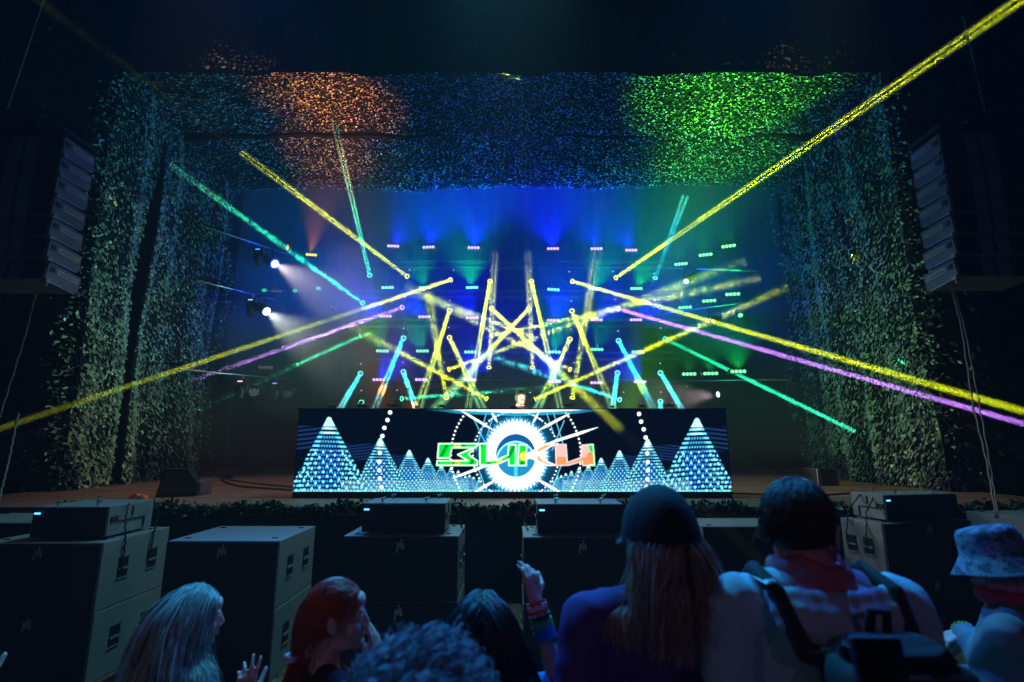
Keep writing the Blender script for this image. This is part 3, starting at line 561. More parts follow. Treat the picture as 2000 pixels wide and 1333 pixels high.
for c_ in range(6):
    x = P(BX[2][c_], 620, HD+.1).x
    b = MB(); b.tube([(x, HD+.2, SZ), (x, HD+.2, 9.4)], .024, 8); b.tube([(x, HD+.2, SZ), (x, HD+.2, SZ+.012)], .2, 16)
    tag(b.build('rig_pipe', M['metal'], smooth=False), 'vertical black pipe behind the %s column of strobe bars' % ['far left', 'second left', 'third left', 'third right', 'second right', 'far right'][c_], 'pipe', 'vertical pipes of the rear rig')
# side rig, right: three rows of green bars
for (px, py, d, rl, pw, cw, rw) in ((1423, 481, 13.2, -5, 60, 'outermost', 'highest'), (1378, 498, 13.8, -4, 60, 'middle', 'highest'), (1330, 516, 14.4, -3, 60, 'innermost', 'highest'),
        (1431, 575, 13.2, -1, 60, 'outermost', 'middle'), (1385, 588, 13.8, -2, 60, 'middle', 'middle'), (1338, 601, 14.4, -2, 60, 'innermost', 'middle'),
        (1442, 726, 13.0, 0, 260, 'outermost', 'lowest'), (1388, 730, 13.6, 0, 120, 'middle', 'lowest'), (1346, 731, 14.2, 0, 60, 'innermost', 'lowest')):
    strobe(P(px, py, d), 'green', 'green strobe bar on the right side rig, %s row, %s' % (rw, cw), pw*SPW*.4, (-.05, .1, 1), 100, yaw=-8, roll=rl, group='green strobe bars on the right side rig', s=1.15)
ob = strobe(P(608, 498, 13.6), 'orange', 'single orange strobe bar high at the left, throwing orange light up', 140*SPW, (0, .05, 1), 50, roll=4, s=.95, group='strobe bars on the left side rig', cell=2.2)
strobe(P(540, 569, 13.9), 'off', 'unlit strobe bar on the left side rig between two white spots', 0, roll=1, group='strobe bars on the left side rig', cell=.25)
strobe(P(519, 718, 13.4), 'off', 'unlit strobe bar on the left side rig above the lower pipe', 0, roll=1, s=1.2, group='strobe bars on the left side rig', cell=.6)
# side pipes
def pipe(pts, r, label, name='side_pipe', grp='thin pipes of the side rigs', m='steel'):
    b = MB(); b.tube(pts, r, 8); return tag(b.build(name, M[m], smooth=True), label, 'pipe', grp)
pipe([P(390, 440, 12.4), P(570, 500, 15)], .022, 'thin pipe rising high on the left, above the upper white spot')
pipe([P(385, 548, 12.0), P(560, 592, 15)], .022, 'thin pipe on the left between the two white spots')
pipe([P(352, 722, 11.6), P(592, 744, 15.2)], .024, 'lowest left pipe carrying two hanging movers and two par cans')
pipe([P(1300, 523, 15.2), P(1480, 530, 13.2)], .022, 'thin pipe high on the right carrying the top green bars')
pipe([P(1300, 612, 15.2), P(1480, 588, 13.2)], .022, 'thin pipe on the right carrying the middle green bars')
pipe([P(1300, 745, 15.2), P(1545, 742, 12.6)], .022, 'thin pipe low on the right carrying the three brightest green bars')
# profile spots with soft white cones
def profile_spot(L, T, label, power, angle, col, lens=.125, glowc=(1, .9, .95), gs=3.5, parent=None, blend=.8):
    L = Vector(L); d = (Vector(T)-L).normalized(); t = empty('profile_spot', L-d*.35, 0, label, 'stage light', 'wide lens spotlights')
    b = MB(); b.tube([(0, 0, .3), (0, 0, .28), (0, 0, -.1), (0, 0, -.3), (0, 0, -.345)], [.07, .11, .12, lens*1.25, lens*1.3], 20); h = b.build('housing', M['black'], t); h.rotation_euler = d.to_track_quat('-Z', 'Y').to_euler()
    b = MB(); b.sphere((0, 0, -.33), (lens, lens, .03), n=20, k=6); b.build('lens', glow('spot_%.2f%.2f%.2f' % glowc, glowc, gs), h, smooth=True)
    b = MB(); [b.box((s*.165, 0, .11), (.02, .05, .34)) for s in (-1, 1)]; b.box((0, 0, .28), (.35, .06, .02)); b.build('yoke', M['metal'], t)
    if power: light('spot_lamp', 'SPOT', (0, 0, -.40), None, power, col, .06, angle=angle, blend=blend, parent=h)
    return t
profile_spot(P(537, 516, 13.4), P(760, 640, 12.2), 'upper of two white spots on the left, its cone pointing right through smoke', 900*WPW, 46, (1, .85, .88))
profile_spot(P(521, 609, 12.9), P(700, 735, 11.6), 'lower of two white spots on the left, its cone greenish in the smoke', 1000*WPW, 48, (.90, 1, .82))
profile_spot(P(1340, 550, 13.6), P(1300, 580, 12.6), 'small white spot on the right between the green bars', 90*WPW, 50, (1, .8, .8), lens=.075)
profile_spot(P(1402, 771, 13.6), P(1180, 790, 12.9), 'white spot low on the right pointing left above the booth end', 520*WPW, 48, (1, .68, .72), lens=.085)
profile_spot(P(1446, 616, 13.4), P(1300, 300, 8), 'round green lens on the right side rig below the green bars', 0, 46, (.1, 1, .4), lens=.075, glowc=(.2, 1, .45), gs=1.6)
profile_spot(P(1393, 628, 13.0), P(1300, 700, 8), 'small reddish lens crossed by the long yellow beam', 0, 46, (1, .3, .2), lens=.06, glowc=(1, .28, .22), gs=1.4)
for px, py, d, lb in ((517, 567, 13.6, 'small green lamp lens left of the unlit bar on the left'), (577, 568, 14.2, 'dim green lamp on the left rig, middle of three'), (622, 563, 14.4, 'small green lamp at the smoky edge of the left rig')):
    L = P(px, py, d); t = empty('small_lamp', L, 0, lb, 'stage light', 'small green lamps on the left side rig')
    b = MB(); b.sphere((0, .06, 0), (.09, .09, .07)); b.build('housing', M['black'], t, smooth=True); b = MB(); b.sphere((0, -.02, -.01), (.075, .03, .05), n=10, k=6); b.build('lens', glow('greenlamp', (.02, .75, .25), .9), t, smooth=True)
L = P(562, 484, 13.8); t = empty('small_lamp', L, 0, 'small orange lamp touched by the long teal beam on the left', 'stage light')
b = MB(); b.sphere((0, .06, 0), (.06, .08, .1)); b.build('housing', M['black'], t, smooth=True); b = MB(); b.sphere((0, -.01, 0), (.045, .03, .09), n=10, k=6); b.build('lens', glow('orangelamp', (.9, .35, .02), .9), t, smooth=True)
# movers and par cans hanging under the lowest left pipe, and two more higher up
def hung_mover(L, label, glowc):
    L = Vector(L); t = empty('hanging_mover', L, 0, label, 'stage light', 'unlit movers hanging on the left side rig')
    b = MB(); b.box((0, 0, 0), (.26, .2, .10)); b.build('base', M['metal'], t, bevel=.01); b = MB(); b.box((0, -.105, 0), (.12, .01, .03)); b.build('display', glow('disp%.1f%.1f' % glowc[:2], glowc, 1.6), t)
    b = MB(); [b.box((s*.12, 0, -.16), (.02, .07, .24)) for s in (-1, 1)]; b.build('yoke', M['metal'], t, bevel=.005)
    b = MB(); b.tube([(0, .02, -.12), (0, 0, -.2), (0, -.03, -.42)], [.06, .09, .08], 16); b.build('head', M['metal'], t); b = MB(); b.tube([(0, 0, .05), (0, 0, .16)], .02, 8); b.build('clamp', M['steel'], t)
hung_mover(P(473, 746, 12.9), 'left hanging mover under the lowest left pipe, pink display lit', (1, .5, .6)); hung_mover(P(540, 750, 13.9), 'right hanging mover under the lowest left pipe, blue display lit', (.25, .2, 1))
hung_mover(P(507, 490, 13.2), 'unlit mover hanging left of the upper white spot', (.1, .3, 1)); hung_mover(P(493, 588, 12.9), 'unlit mover hanging left of the lower white spot', (.2, .5, 1))
def par(L, label):
    t = empty('par_can', L, 0, label, 'stage light', 'unlit par cans on the left side rig'); b = MB(); b.tube([(0, .22, .03), (0, .2, .03), (0, 0, 0), (0, -.12, -.03)], [.06, .12, .14, .15], 20); b.build('housing', M['metal'], t)
    b = MB()
    for i in range(3):
        for k in range(max(1, i*6)): a = 2*PI*k/max(1, i*6); b.tube([(i*.055*math.cos(a), -.124, -.03+i*.055*math.sin(a)), (i*.055*math.cos(a), -.135, -.03+i*.055*math.sin(a))], .022, 8)
    b.build('lens_cluster', M['white'], t); b = MB(); [b.box((s*.17, .03, .1), (.015, .04, .24)) for s in (-1, 1)]; b.box((0, .03, .22), (.35, .04, .015)); b.build('yoke', M['metal'], t)
par(P(501, 763, 13.3), 'par can with a round cluster lens beside the pink display mover'); par(P(566, 767, 14.3), 'par can in shade at the right end of the lowest left pipe')
# added wash lamps, out of view, to light netting, audience, subwoofers and deck
def wash(L, T, label, power, angle, col, glowc):
    return profile_spot(L, T, label, power, angle, col, lens=.08, glowc=glowc, gs=.9, blend=1)
# added wash lamps, hidden on the deck behind the booth, to light the netting
wash((2.9, 9.75, 1.5), (-8.3, 10.9, 7.6), 'added teal wash lamp hidden behind the booth, aimed high at the left netting', 2000*NPW, 62, (.08, .9, .75), (.0, .1, .08))
wash((-2.9, 9.75, 1.5), (7.85, 11.2, 6.4), 'added green wash lamp hidden behind the booth, aimed at the right netting', 1900*NPW, 66, (.04, 1.0, .50), (.0, .1, .04))
wash((2.5, 9.7, 1.5), (-8.3, 10.4, 3.6), 'added pale wash lamp hidden behind the booth, aimed low at the left netting', 650*NPW, 44, (.78, 1, .55), (.05, .05, .04))
wash((-2.5, 9.7, 1.5), (7.85, 10.2, 3.4), 'added pale wash lamp hidden behind the booth, aimed low at the right netting', 650*NPW, 44, (.85, 1, .66), (.05, .05, .04))
for q_, (lx_, ly_, tx_, ty_, pw_, an_) in enumerate(((-2.4, 11.2, 620, 190, 900, 22), (-2.0, 11.4, 690, 215, 900, 20), (-2.7, 11.1, 640, 290, 700, 20))):  # added uplights in place of the orange bar's own glow on the netting
    wash((lx_, ly_, 1.6), hit_z(tx_, ty_, OZ-.2), 'added orange uplight hidden behind the booth, %s of three, aimed at the roof netting' % ('first', 'second', 'third')[q_], pw_*NPW*OPW, an_, (1, .22, .01), (.1, .03, .01))
for q_, (lx_, ly_, tx_, ty_, pw_, an_) in enumerate(((2.3, 11.2, 1350, 190, 900, 24), (2.7, 11.4, 1450, 195, 1000, 24), (2.0, 11.1, 1400, 290, 800, 26), (3.0, 11.1, 1560, 165, 500, 16))):  # added uplights in place of the green bars' glow on the netting
    wash((lx_, ly_, 1.6), hit_z(tx_, ty_, OZ-.2), 'added green uplight hidden behind the booth, %s of four, aimed at the roof netting' % ('first', 'second', 'third', 'fourth')[q_], pw_*NPW*GPW, an_, (.14, 1.0, .0), (.01, .1, .01))
wash((.2, 10.2, 1.6), (.4, 10.9, 9.8), 'added dim teal uplight hidden behind the booth, aimed at the roof middle', 260*NPW, 105, (.04, .50, .55), (.0, .05, .06))
# added lamps, out of view on the house front, over the audience
for x_, tx_, c_, pw_, lb in ((-5.5, -1.2, (.02, .26, 1.0), 1.0, 'added unseen blue lamp high on the house front, left, shining down on the audience'), (-.8, -.2, (.04, .62, 1.0), .7, 'added unseen cyan lamp high on the house front, middle, shining down on the audience'), (5.2, 1.4, (.03, .20, 1.0), .8, 'added unseen blue lamp high on the house front, right, shining down on the audience')):
    wash((x_, 8.9, 13.0), (tx_, 2.0, 1.2), lb, 3000*pw_*BPW, 34, c_, (.0, .02, .06))
wash((1.6, 8.9, 13.1), (-3.6, 5.0, .9), 'added unseen pale teal lamp high on the house front, shining on the left subwoofers', 2600*BPW*SUBW, 46, (.28, .85, 1.0), (.02, .06, .06)); wash((-1.6, 8.9, 13.1), (3.4, 5.2, .9), 'added unseen pale teal lamp high on the house front, shining on the right subwoofers', 2200*BPW*SUBW, 46, (.28, .80, 1.0), (.02, .06, .06))  # added to brighten the subwoofers
wash((-6.2, 7.6, 13.2), (-5.3, 10.6, 1.15), 'added unseen warm lamp on the house front at the left, lighting the tan deck', 900*DPW, 42, (1, .62, .40), (.05, .03, .02)); wash((6.2, 7.6, 13.2), (5.6, 10.8, 1.15), 'added unseen warm lamp on the house front at the right, lighting the tan deck', 700*DPW, 40, (1, .66, .36), (.05, .03, .02))  # added to warm the stage deck
# house floodlights behind the photographer; the purple one is added to tint the crowd
def flood(loc, to, label, power, angle, col):
    t = empty('flood_light', loc, 0, label, 'flood light', 'house floodlights over the crowd'); q = (Vector(to)-Vector(loc)).to_track_quat('-Z', 'Y').to_euler()
    b = MB(); b.box((0, 0, .08), (.5, .36, .12)); h = b.build('housing', M['metal'], t, bevel=.01); h.rotation_euler = q
    b = MB(); b.box((0, 0, .012), (.44, .3, .01)); b.build('glass', glow('flood', (1, .8, .6), .8), h)
    b = MB(); b.box((0, 0, .3), (.04, .04, .5)); b.build('bracket', M['metal'], t)
    o = light('flood_lamp', 'SPOT', (0, 0, -.02), None, power, col, .2, angle=angle, blend=1, parent=h)
flood((1.5, -5, 4.5), (0, 3, .9), 'added purple fill lamp behind the photographer over the crowd', 95*FPW, 100, (.85, .30, .75))
flood((-5.5, -3, 5.5), (0.0, 6, .5), 'warm dim house floodlight behind the crowd at the left', 110*FPW, 80, (1, .62, .5))
# green lasers throwing small bright marks on the netting
def laser(L, T, label, p=6):
    L = Vector(L); T = Vector(T); t = empty('laser_unit', L, 0, label, 'laser', 'small green lasers'); b = MB(); b.box((0, .1, 0), (.12, .2, .08)); b.build('housing', M['metal'], t, bevel=.006)
    b = MB(); b.tube([(0, -.002, 0), (0, .003, 0)], .012, 10); b.build('aperture', glow('laser', (.2, 1, .3), 1.5), t)
    light('laser_lamp', 'SPOT', (0, -.01, 0), T-L, p*LPW, (.02, 1, .12), .002, angle=.9, blend=.6, parent=t)
def hitceil(px, py): return hit_z(px, py, OZ-.15)
laser(P(700, 788, 14.6), hitceil(632, 138), 'green laser at the foot of the rig, left, marking the roof edge', 60); laser(P(1320, 788, 14.6), hitceil(1428, 140), 'green laser at the foot of the rig, right, marking the roof edge', 60)
laser((6.2, 14.4, 4.0), hit_x(184, 887, LX+.05), 'green laser on the right rig marking the low left netting', 60); laser((-6.2, 14.4, 4.2), hit_x(1680, 842, RX-.1), 'green laser on the left rig marking the right netting', 90)
laser((5.0, 14.6, 3.6), hit_x(408, 790, LX+.1), 'green laser on the right rig marking the left fringe', 40); laser((-5.4, 14.8, 6.0), hit_x(1529, 461, RX-.1), 'green laser on the left rig marking the right fringe', 30)
laser((-5.8, 14.6, 5.0), hit_x(1690, 355, RX-.1), 'green laser on the left rig marking the high right netting', 40)
# ------------------------------------------------------------------ hanging line arrays
def line_array(side, front_x, d, z0, label):
    t = empty('line_array', (front_x, d, z0), 0, label, 'speaker array', 'hanging speaker arrays'); t.scale = (side, 1, 1)
    # local x: 0 = inner edge, negative = outwards ; y: 0 = front ; z up
    W, D_, Hh = 1.08, .54, .300; N = 7
    tilt = [9, 6, 3.5, 1.5, 0, -1, -2]; y = 0.10; z = 0; 
    for k in range(N):
        Mx = Matrix.Translation((0, y, z)) @ Matrix.Rotation(R(-tilt[k]*.8), 4, 'X')
        e = empty('speaker_box', (0, 0, 0), 0, parent=t); e.matrix_local = Mx
        b = MB(); v = []
        for xx in (0, -W):
            v += [(xx, 0, .006), (xx, D_, .03), (xx, D_, Hh-.03), (xx, 0, Hh-.006)]
        b.add(v, [(0, 1, 2, 3), (7, 6, 5, 4), (0, 3, 7, 4), (1, 5, 6, 2), (3, 2, 6, 7), (0, 4, 5, 1)]); b.build('cabinet', M['cab'], e, bevel=.01)
        for gx_ in (-.17, -W+.17): b = MB(); b.box((gx_, -.012, Hh/2), (.30, .02, Hh-.03)); b.build('grille', M['grille'], e)
        b = MB(); b.box((-W/2, -.006, Hh/2), (.03, .012, Hh-.03)); b.build('centre_slot', M['black'], e)
        b = MB(); b.box((.004, D_*.60, Hh*.62), (.006, D_*.66, .085)); b.build('label_strip', M['strip'], e)
        b = MB(); [b.box((.0085, D_*(.36+.05*q), Hh*.62), (.003, .012 if q % 3 else .02, .022)) for q in range(9)]; b.build('strip_marks', M['cab'], e)
        b = MB(); b.box((.004, D_*.13, Hh*.62), (.01, .07, .07)); b.build('vent', M['black'], e)
        b = MB(); b.box((.012, D_*.45, -.004), (.03, D_*.85, .016)); b.box((.02, .02, -.006), (.05, .06, .05)); b.build('rigging_rail', M['chain'], e)
        y += -math.sin(R(tilt[k]*.8))*Hh*-.0; z += Hh*math.cos(R(tilt[k]*.8)); y -= Hh*math.sin(R(tilt[k]*.8))*1.0
    b = MB(); b.box((-W/2, D_*.45+y, z+.09), (W*1.02, D_*1.1, .06)); b.box((-W/2, D_*.45+y, z+.17), (.16, D_*.9, .12)); b.build('flying_frame', M['metal'], t, bevel=.005)
    for fx, fy in ((-.03, .13), (-.03, .66), (-W+.05, .13)):
        b = MB(); b.box((fx, fy, -.05), (.09, .03, .05)); b.build('foot_bracket', M['yellow'], t)
    return t
line_array(1, -6.30, 6.5, 4.16, 'left hanging array of stacked grey speaker boxes'); line_array(-1, 6.02, 6.5, 4.20, 'right hanging array of stacked grey speaker boxes')
def rope(pts, r, label, m='rope', name='rope', grp='ropes and cables hanging at the sides'):
    b = MB(); P_ = [Vector(p) for p in pts]; n = 40; q = []
    for i in range(n+1):
        t = i/n*(len(P_)-1); k = min(int(t), len(P_)-2); p = P_[k].lerp(P_[k+1], t-k); q.append(p+Vector((.006*math.sin(i*1.7), 0, .0)))
    b.tube(q, r, 6); return tag(b.build(name, M[m], smooth=True), label, 'cable' if m != 'rope' else 'rope', grp)
rope([P(70, 575, 6.9), P(48, 660, 6.9), P(0, 812, 6.9), P(-20, 880, 6.9)], .010, 'rope hanging below the left speaker array'); rope([P(36, 808, 6.6), P(16, 905, 6.4), P(-5, 990, 6.2)], .011, 'reddish rope low at the left edge of the view')
rope([P(1857, 556, 6.9), P(1878, 640, 6.8), P(1900, 790, 6.5), P(1927, 900, 6.3), P(1946, 1012, 6.1)], .011, 'rope running down from the right speaker array'); rope([P(1862, 556, 6.95), P(1884, 640, 6.75), P(1913, 790, 6.45), P(1936, 920, 6.25), P(1950, 1012, 6.05)], .009, 'second thinner rope beside the one below the right array')
def chain(a, b_, label):
    a, b_ = Vector(a), Vector(b_); n = int((b_-a).length/.05); b = MB()
    for i in range(n):
        p = a.lerp(b_, i/n); q = a.lerp(b_, (i+1.15)/n); b.tube([p, q], .010 if i % 2 else .006, 5)
    tag(b.build('hoist_chain', M['chain']), label, 'chain', 'hoist chains of the speaker arrays')
chain(P(14, 214, 6.9), P(92, -20, 6.9), 'hoist chain slanting up from the left speaker array'); chain(P(1926, 226, 6.8), P(1880, 30, 6.8), 'hoist chain rising from the right speaker array')
# ------------------------------------------------------------------ subwoofers
def strokes(b, L, w, y, th=.004, M4=None):
    for (x0, z0), (x1, z1) in L:
        d = Vector((x1-x0, 0, z1-z0)); a = math.atan2(d.z, d.x); Mx = (M4 or Matrix.Identity(4)) @ Matrix.Translation(((x0+x1)/2, y, (z0+z1)/2)) @ Matrix.Rotation(-a, 4, 'Y')
        b.box((0, 0, 0), (d.length+w*.8, th, w), Mx)
LOGO = [((0, -.35), (.06, .62)), ((.05, .55), (.24, .62)), ((.24, .62), (.27, .25)), ((.27, .25), (.03, .12)), ((.36, .02), (.44, 1.0)), ((.38, .42), (.68, .80)), ((.68, .80), (.66, .52)), ((.66, .52), (.40, .40)), ((.46, .42), (.70, .02)), ((.66, .74), (.76, .12))]
def sub(x, d, z, w, dep, rz, side, label, h=.575, top=True, logo=True, tilt=0):
    t = empty('subwoofer', (x, d, z), R(rz), label, 'subwoofer', 'grey subwoofers stacked in front of the stage')
    b = MB(); b.box((w/2, dep/2, h/2), (w, dep, h-.006)); b.build('cabinet', M['cab'], t, bevel=.008)
    b = MB(); b.box((w/2, -.012, h/2), (w-.012, .02, h-.02)); b.build('grille', M['grille'], t, bevel=.004)
    if logo:
        b = MB(); s = .085; strokes(b, [((w/2-.03+p[0]*s, h*.80+p[1]*s), (w/2-.03+q[0]*s, h*.80+q[1]*s)) for p, q in LOGO], .010, -.0245); b.build('logo_badge', M['logo'], t)
    sx = w if side > 0 else 0; s = side
    for fy in ((.30, .74) if dep > .55 else (.35, .75)):
        e = empty('handle', (sx, dep*fy, h*.55), 0, parent=t)
        b = MB(); b.box((s*.001, 0, 0), (.006, .115, .17)); b.build('handle_plate', M['black'], e, bevel=.002)
        b = MB(); b.box((s*.008, 0, -.012), (.014, .105, .018)); b.box((s*.006, 0, -.092), (.008, .13, .010)); b.box((s*.006, .064, 0), (.006, .008, .19)); b.build('handle_bar', M['cab'], e)
    if top:
        for fx, fy in ((.1, .15), (.9, .15), (.1, .85), (.9, .85)): b = MB(); b.box((w*fx, dep*fy, h+.001), (.05, .02, .008)); b.build('stacking_foot', M['black'], t)
    return t
def stack(x, d, w, dep, rz, side, where, top=1.15, h=.575):
    sub(x, d, top-h, w, dep, rz, side, 'upper grey subwoofer of the stack '+where, h)
    sub(x+.004*side, d+.006, top-2*h, w, dep, rz, side, 'lower grey subwoofer of the stack '+where, h, top=False)
stack(-4.66, 4.74, 1.09, .88, 0, 1, 'at the far left below a small speaker'); stack(-3.07, 4.83, 1.0, .84, 0, 1, 'with a bare top, second from the left')
stack(-1.585, 5.08, 1.085, .68, 0, 1, 'left of the gap in the middle'); stack(.105, 5.02, 1.09, .66, 0, -1, 'right of the gap, behind the raised hand')
stack(1.99, 5.64, 1.09, .62, 0, -1, 'with a bare top behind the tall man'); stack(3.98, 5.80, 1.25, .52, 14, -1, 'at the right under a half turned speaker')
stack(-6.3, 5.9, 1.05, .8, 0, 1, 'cut off by the left picture edge'); stack(5.95, 6.1, 1.05, .8, 8, -1, 'pale topped, at the right picture edge')
def frontfill(x, d, z, w, dep, rz, side, label, h=.265):
    t = empty('front_fill_speaker', (x, d, z), R(rz), label, 'speaker', 'small grey speakers on the subwoofers')
    b = MB(); b.box((w/2, dep/2, h/2+.02), (w, dep, h)); b.build('cabinet', M['cab'], t, bevel=.008)
    b = MB(); b.box((w/2, -.010, h/2+.02), (w-.01, .02, h-.016)); b.build('grille', M['grille'], t, bevel=.003)
    for fx_ in (.28, .78): b = MB(); b.box((w*fx_, -.022, h/2+.02), (.10, .006, h-.02)); b.build('grille_rib', M['grille'], t)
    b = MB(); b.box((.045, -.024, h*.86), (.05, .006, .014)); b.build('status_light', glow('cyanled', (.12, .6, 1), 2.4), t)
    for k, (fx, fy) in enumerate(((.22, .1), (.75, .12), (.25, .85), (.85, .85))):
        b = MB(); b.tube([(w*fx, dep*fy, h+.02), (w*fx, dep*fy, h+.05)], .008, 8); b.tube([(w*fx-.015, dep*fy, h+.052), (w*fx+.03, dep*fy+.01, h+.062)], .011, 8); b.build('rigging_pin', M['chain'], t)
    sx = w if side > 0 else 0
    b = MB(); b.box((sx+side*.004, dep*.12, h*.62), (.012, .09, .05)); b.box((sx+side*.004, dep*.5, h*.52), (.012, dep*.6, .012)); b.box((sx+side*.004, dep*.5, h*.80), (.012, .012, h*.34)); b.box((sx+side*.004, dep*.78, h*.35), (.012, .012, h*.4)); b.build('rigging_rail', M['metal'], t)
    return t
frontfill(-4.33, 4.86, 1.15, .66, .62, 2, 1, 'small grey speaker on the far left stack, blue light lit'); frontfill(-1.44, 5.16, 1.15, .80, .46, 0, 1, 'small grey speaker on the stack left of the middle gap')
frontfill(.24, 5.10, 1.15, .82, .46, 0, -1, 'small grey speaker on the stack right of the middle gap'); frontfill(4.12, 5.92, 1.15, 1.0, .42, 12, -1, 'small grey speaker on the far right stack, half turned')
for pts, lb in (([(-3.66, 5.1, 1.44), (-3.6, 5.0, 1.30), (-3.555, 4.98, 1.10), (-3.55, 4.97, .85)], 'thin cable from the far left small speaker down the front of its stack side'),
                ([(-3.66, 5.45, 1.44), (-3.58, 5.42, 1.32), (-3.552, 5.35, 1.10), (-3.55, 5.33, .9)], 'thin cable from the far left small speaker down the back of its stack side'),
                ([(-.62, 5.5, 1.40), (-.55, 5.45, 1.34), (-.53, 5.5, 1.2), (-.495, 5.55, 1.1)], 'short cable loop right of the small speaker by the middle gap'),
                ([(.24, 5.5, 1.40), (.15, 5.45, 1.32), (.12, 5.4, 1.22), (.16, 5.3, 1.16)], 'short cable loop left of the small speaker over the gap'),
                ([(4.06, 6.2, 1.42), (3.9, 6.2, 1.25), (3.80, 6.14, .98), (3.80, 6.12, .85)], 'thin cable down the side of the far right stack, left one'),
                ([(4.12, 6.05, 1.42), (3.97, 6.0, 1.25), (3.89, 5.94, .98), (3.89, 5.93, .85)], 'thin cable down the side of the far right stack, right one')):
    rope(pts, .008, lb, 'cable', 'speaker_cable', 'cables hanging from the small speakers')
# ------------------------------------------------------------------ small things on the stage
t = empty('stage_monitor', P(343, 962, 8.6)*1.0, 0, 'black wedge monitor standing on its side at the left netting', 'speaker'); t.location.z = SZ; t.rotation_euler = (0, 0, R(20))
b = MB(); b.prism([(-.28, 0), (.28, 0), (.30, .2), (.12, .44), (-.2, .44)], 0, .42); b.build('cabinet', M['black'], t, bevel=.012); b = MB(); b.prism([(-.24, .03), (.22, .03), (.24, .2), (.1, .4), (-.17, .4)], -.012, 0); b.build('grille', M['grille'], t)
t = empty('equipment_case', P(378, 955, 9.0)*1.0, R(-15), 'small purple grey case on the deck beside the wedge monitor', 'case'); t.location.z = SZ
b = MB(); b.box((0, 0, .12), (.36, .42, .24)); b.build('case_body', mat('case_plum', (.10, .07, .10), .5), t, bevel=.02); b = MB(); b.box((0, -.215, .13), (.18, .01, .14)); b.build('case_panel', M['black'], t)
t = empty('orange_cable_ramp', (0, 0, 0), 0, 'small orange plastic piece on the stage edge at the left', 'cable ramp'); pp = hit_z(270, 974, SZ); t.location = pp
b = MB(); b.prism([(-.14, 0), (.14, 0), (.10, .05), (.02, .05), (.0, .075), (-.09, .06)], -.05, .05); b.build('ramp', M['orange'], t, bevel=.005)
pp = hit_z(1605, 948, SZ); t = empty('equipment_case', pp, R(12), 'small dark case on the deck at the right netting', 'case')
b = MB(); b.box((0, 0, .17), (.5, .4, .34)); b.build('case_body', M['metal'], t, bevel=.02); b = MB(); [b.box((s*.2, 0, .17), (.02, .41, .345)) for s in (-1, 1)]; b.build('case_trim', M['steel'], t)
rope([hit_z(572, 958, SZ+.012), hit_z(470, 951, SZ+.012), hit_z(438, 942, SZ+.012), hit_z(432, 937, SZ+.012), hit_z(450, 930, SZ+.012), hit_z(480, 922, SZ+.012)], .022, 'thick black cable bent across the tan deck at the left', 'cable', 'stage_cable', 'cables on the deck')
rope([hit_z(572, 952, SZ+.012), hit_z(500, 945, SZ+.012), hit_z(450, 938, SZ+.012), hit_z(442, 932, SZ+.012)], .016, 'thinner black cable beside the thick one on the tan deck', 'cable', 'stage_cable', 'cables on the deck')
rope([hit_z(1430, 964, SZ+.012), hit_z(1500, 966, SZ+.012), hit_z(1600, 968, SZ+.012), hit_z(1660, 964, SZ+.012)], .018, 'black cable lying along the deck at the right of the booth', 'cable', 'stage_cable', 'cables on the deck')
b = MB(); rr = np.random.default_rng(9)
for k in range(14):
    p = hit_z(440+k*12, 934-k*2.2, SZ+.03); pts = [(p.x+rr.normal(0, .12), p.y+rr.normal(0, .12), SZ+.02+abs(rr.normal(0, .04))) for _ in range(7)]; b.tube(pts, .012, 5)
tag(b.build('cable_heap', M['cable'], smooth=True), 'heap of tangled cables along the foot of the left drapes', 'cable', kind='stuff')
# crowd barrier at the right
def barrier(x0, x1, y, label):
    t = empty('crowd_barrier', (x0, y, 0), 0, label, 'barrier', 'steel crowd barriers'); W = x1-x0
    b = MB(); b.box((W/2, 0, 1.085), (W, .11, .03)); b.build('top_rail', M['steel'], t, bevel=.008)
    b = MB(); b.box((W/2, .01, .56), (W-.04, .012, 1.0)); b.build('front_panel', mat('barrier_panel_plum', (.12, .05, .07), .5, .4), t)
    b = MB(); [b.tube([(x, -.0, 0), (x, 0, 1.07)], .022, 8) for x in (.03, W-.03)]; b.build('upright', M['steel'], t)
    b = MB(); [b.tube([(x, .0, .75), (x, -.5, .02)], .016, 8) for x in (.06, W-.06)]; b.box((W/2, -.28, .012), (W, .62, .015)); b.build('foot_plate', M['steel'], t)
barrier(1.62, 2.66, 2.30, 'steel crowd barrier at the right under the bucket hat wearer\'s arm')
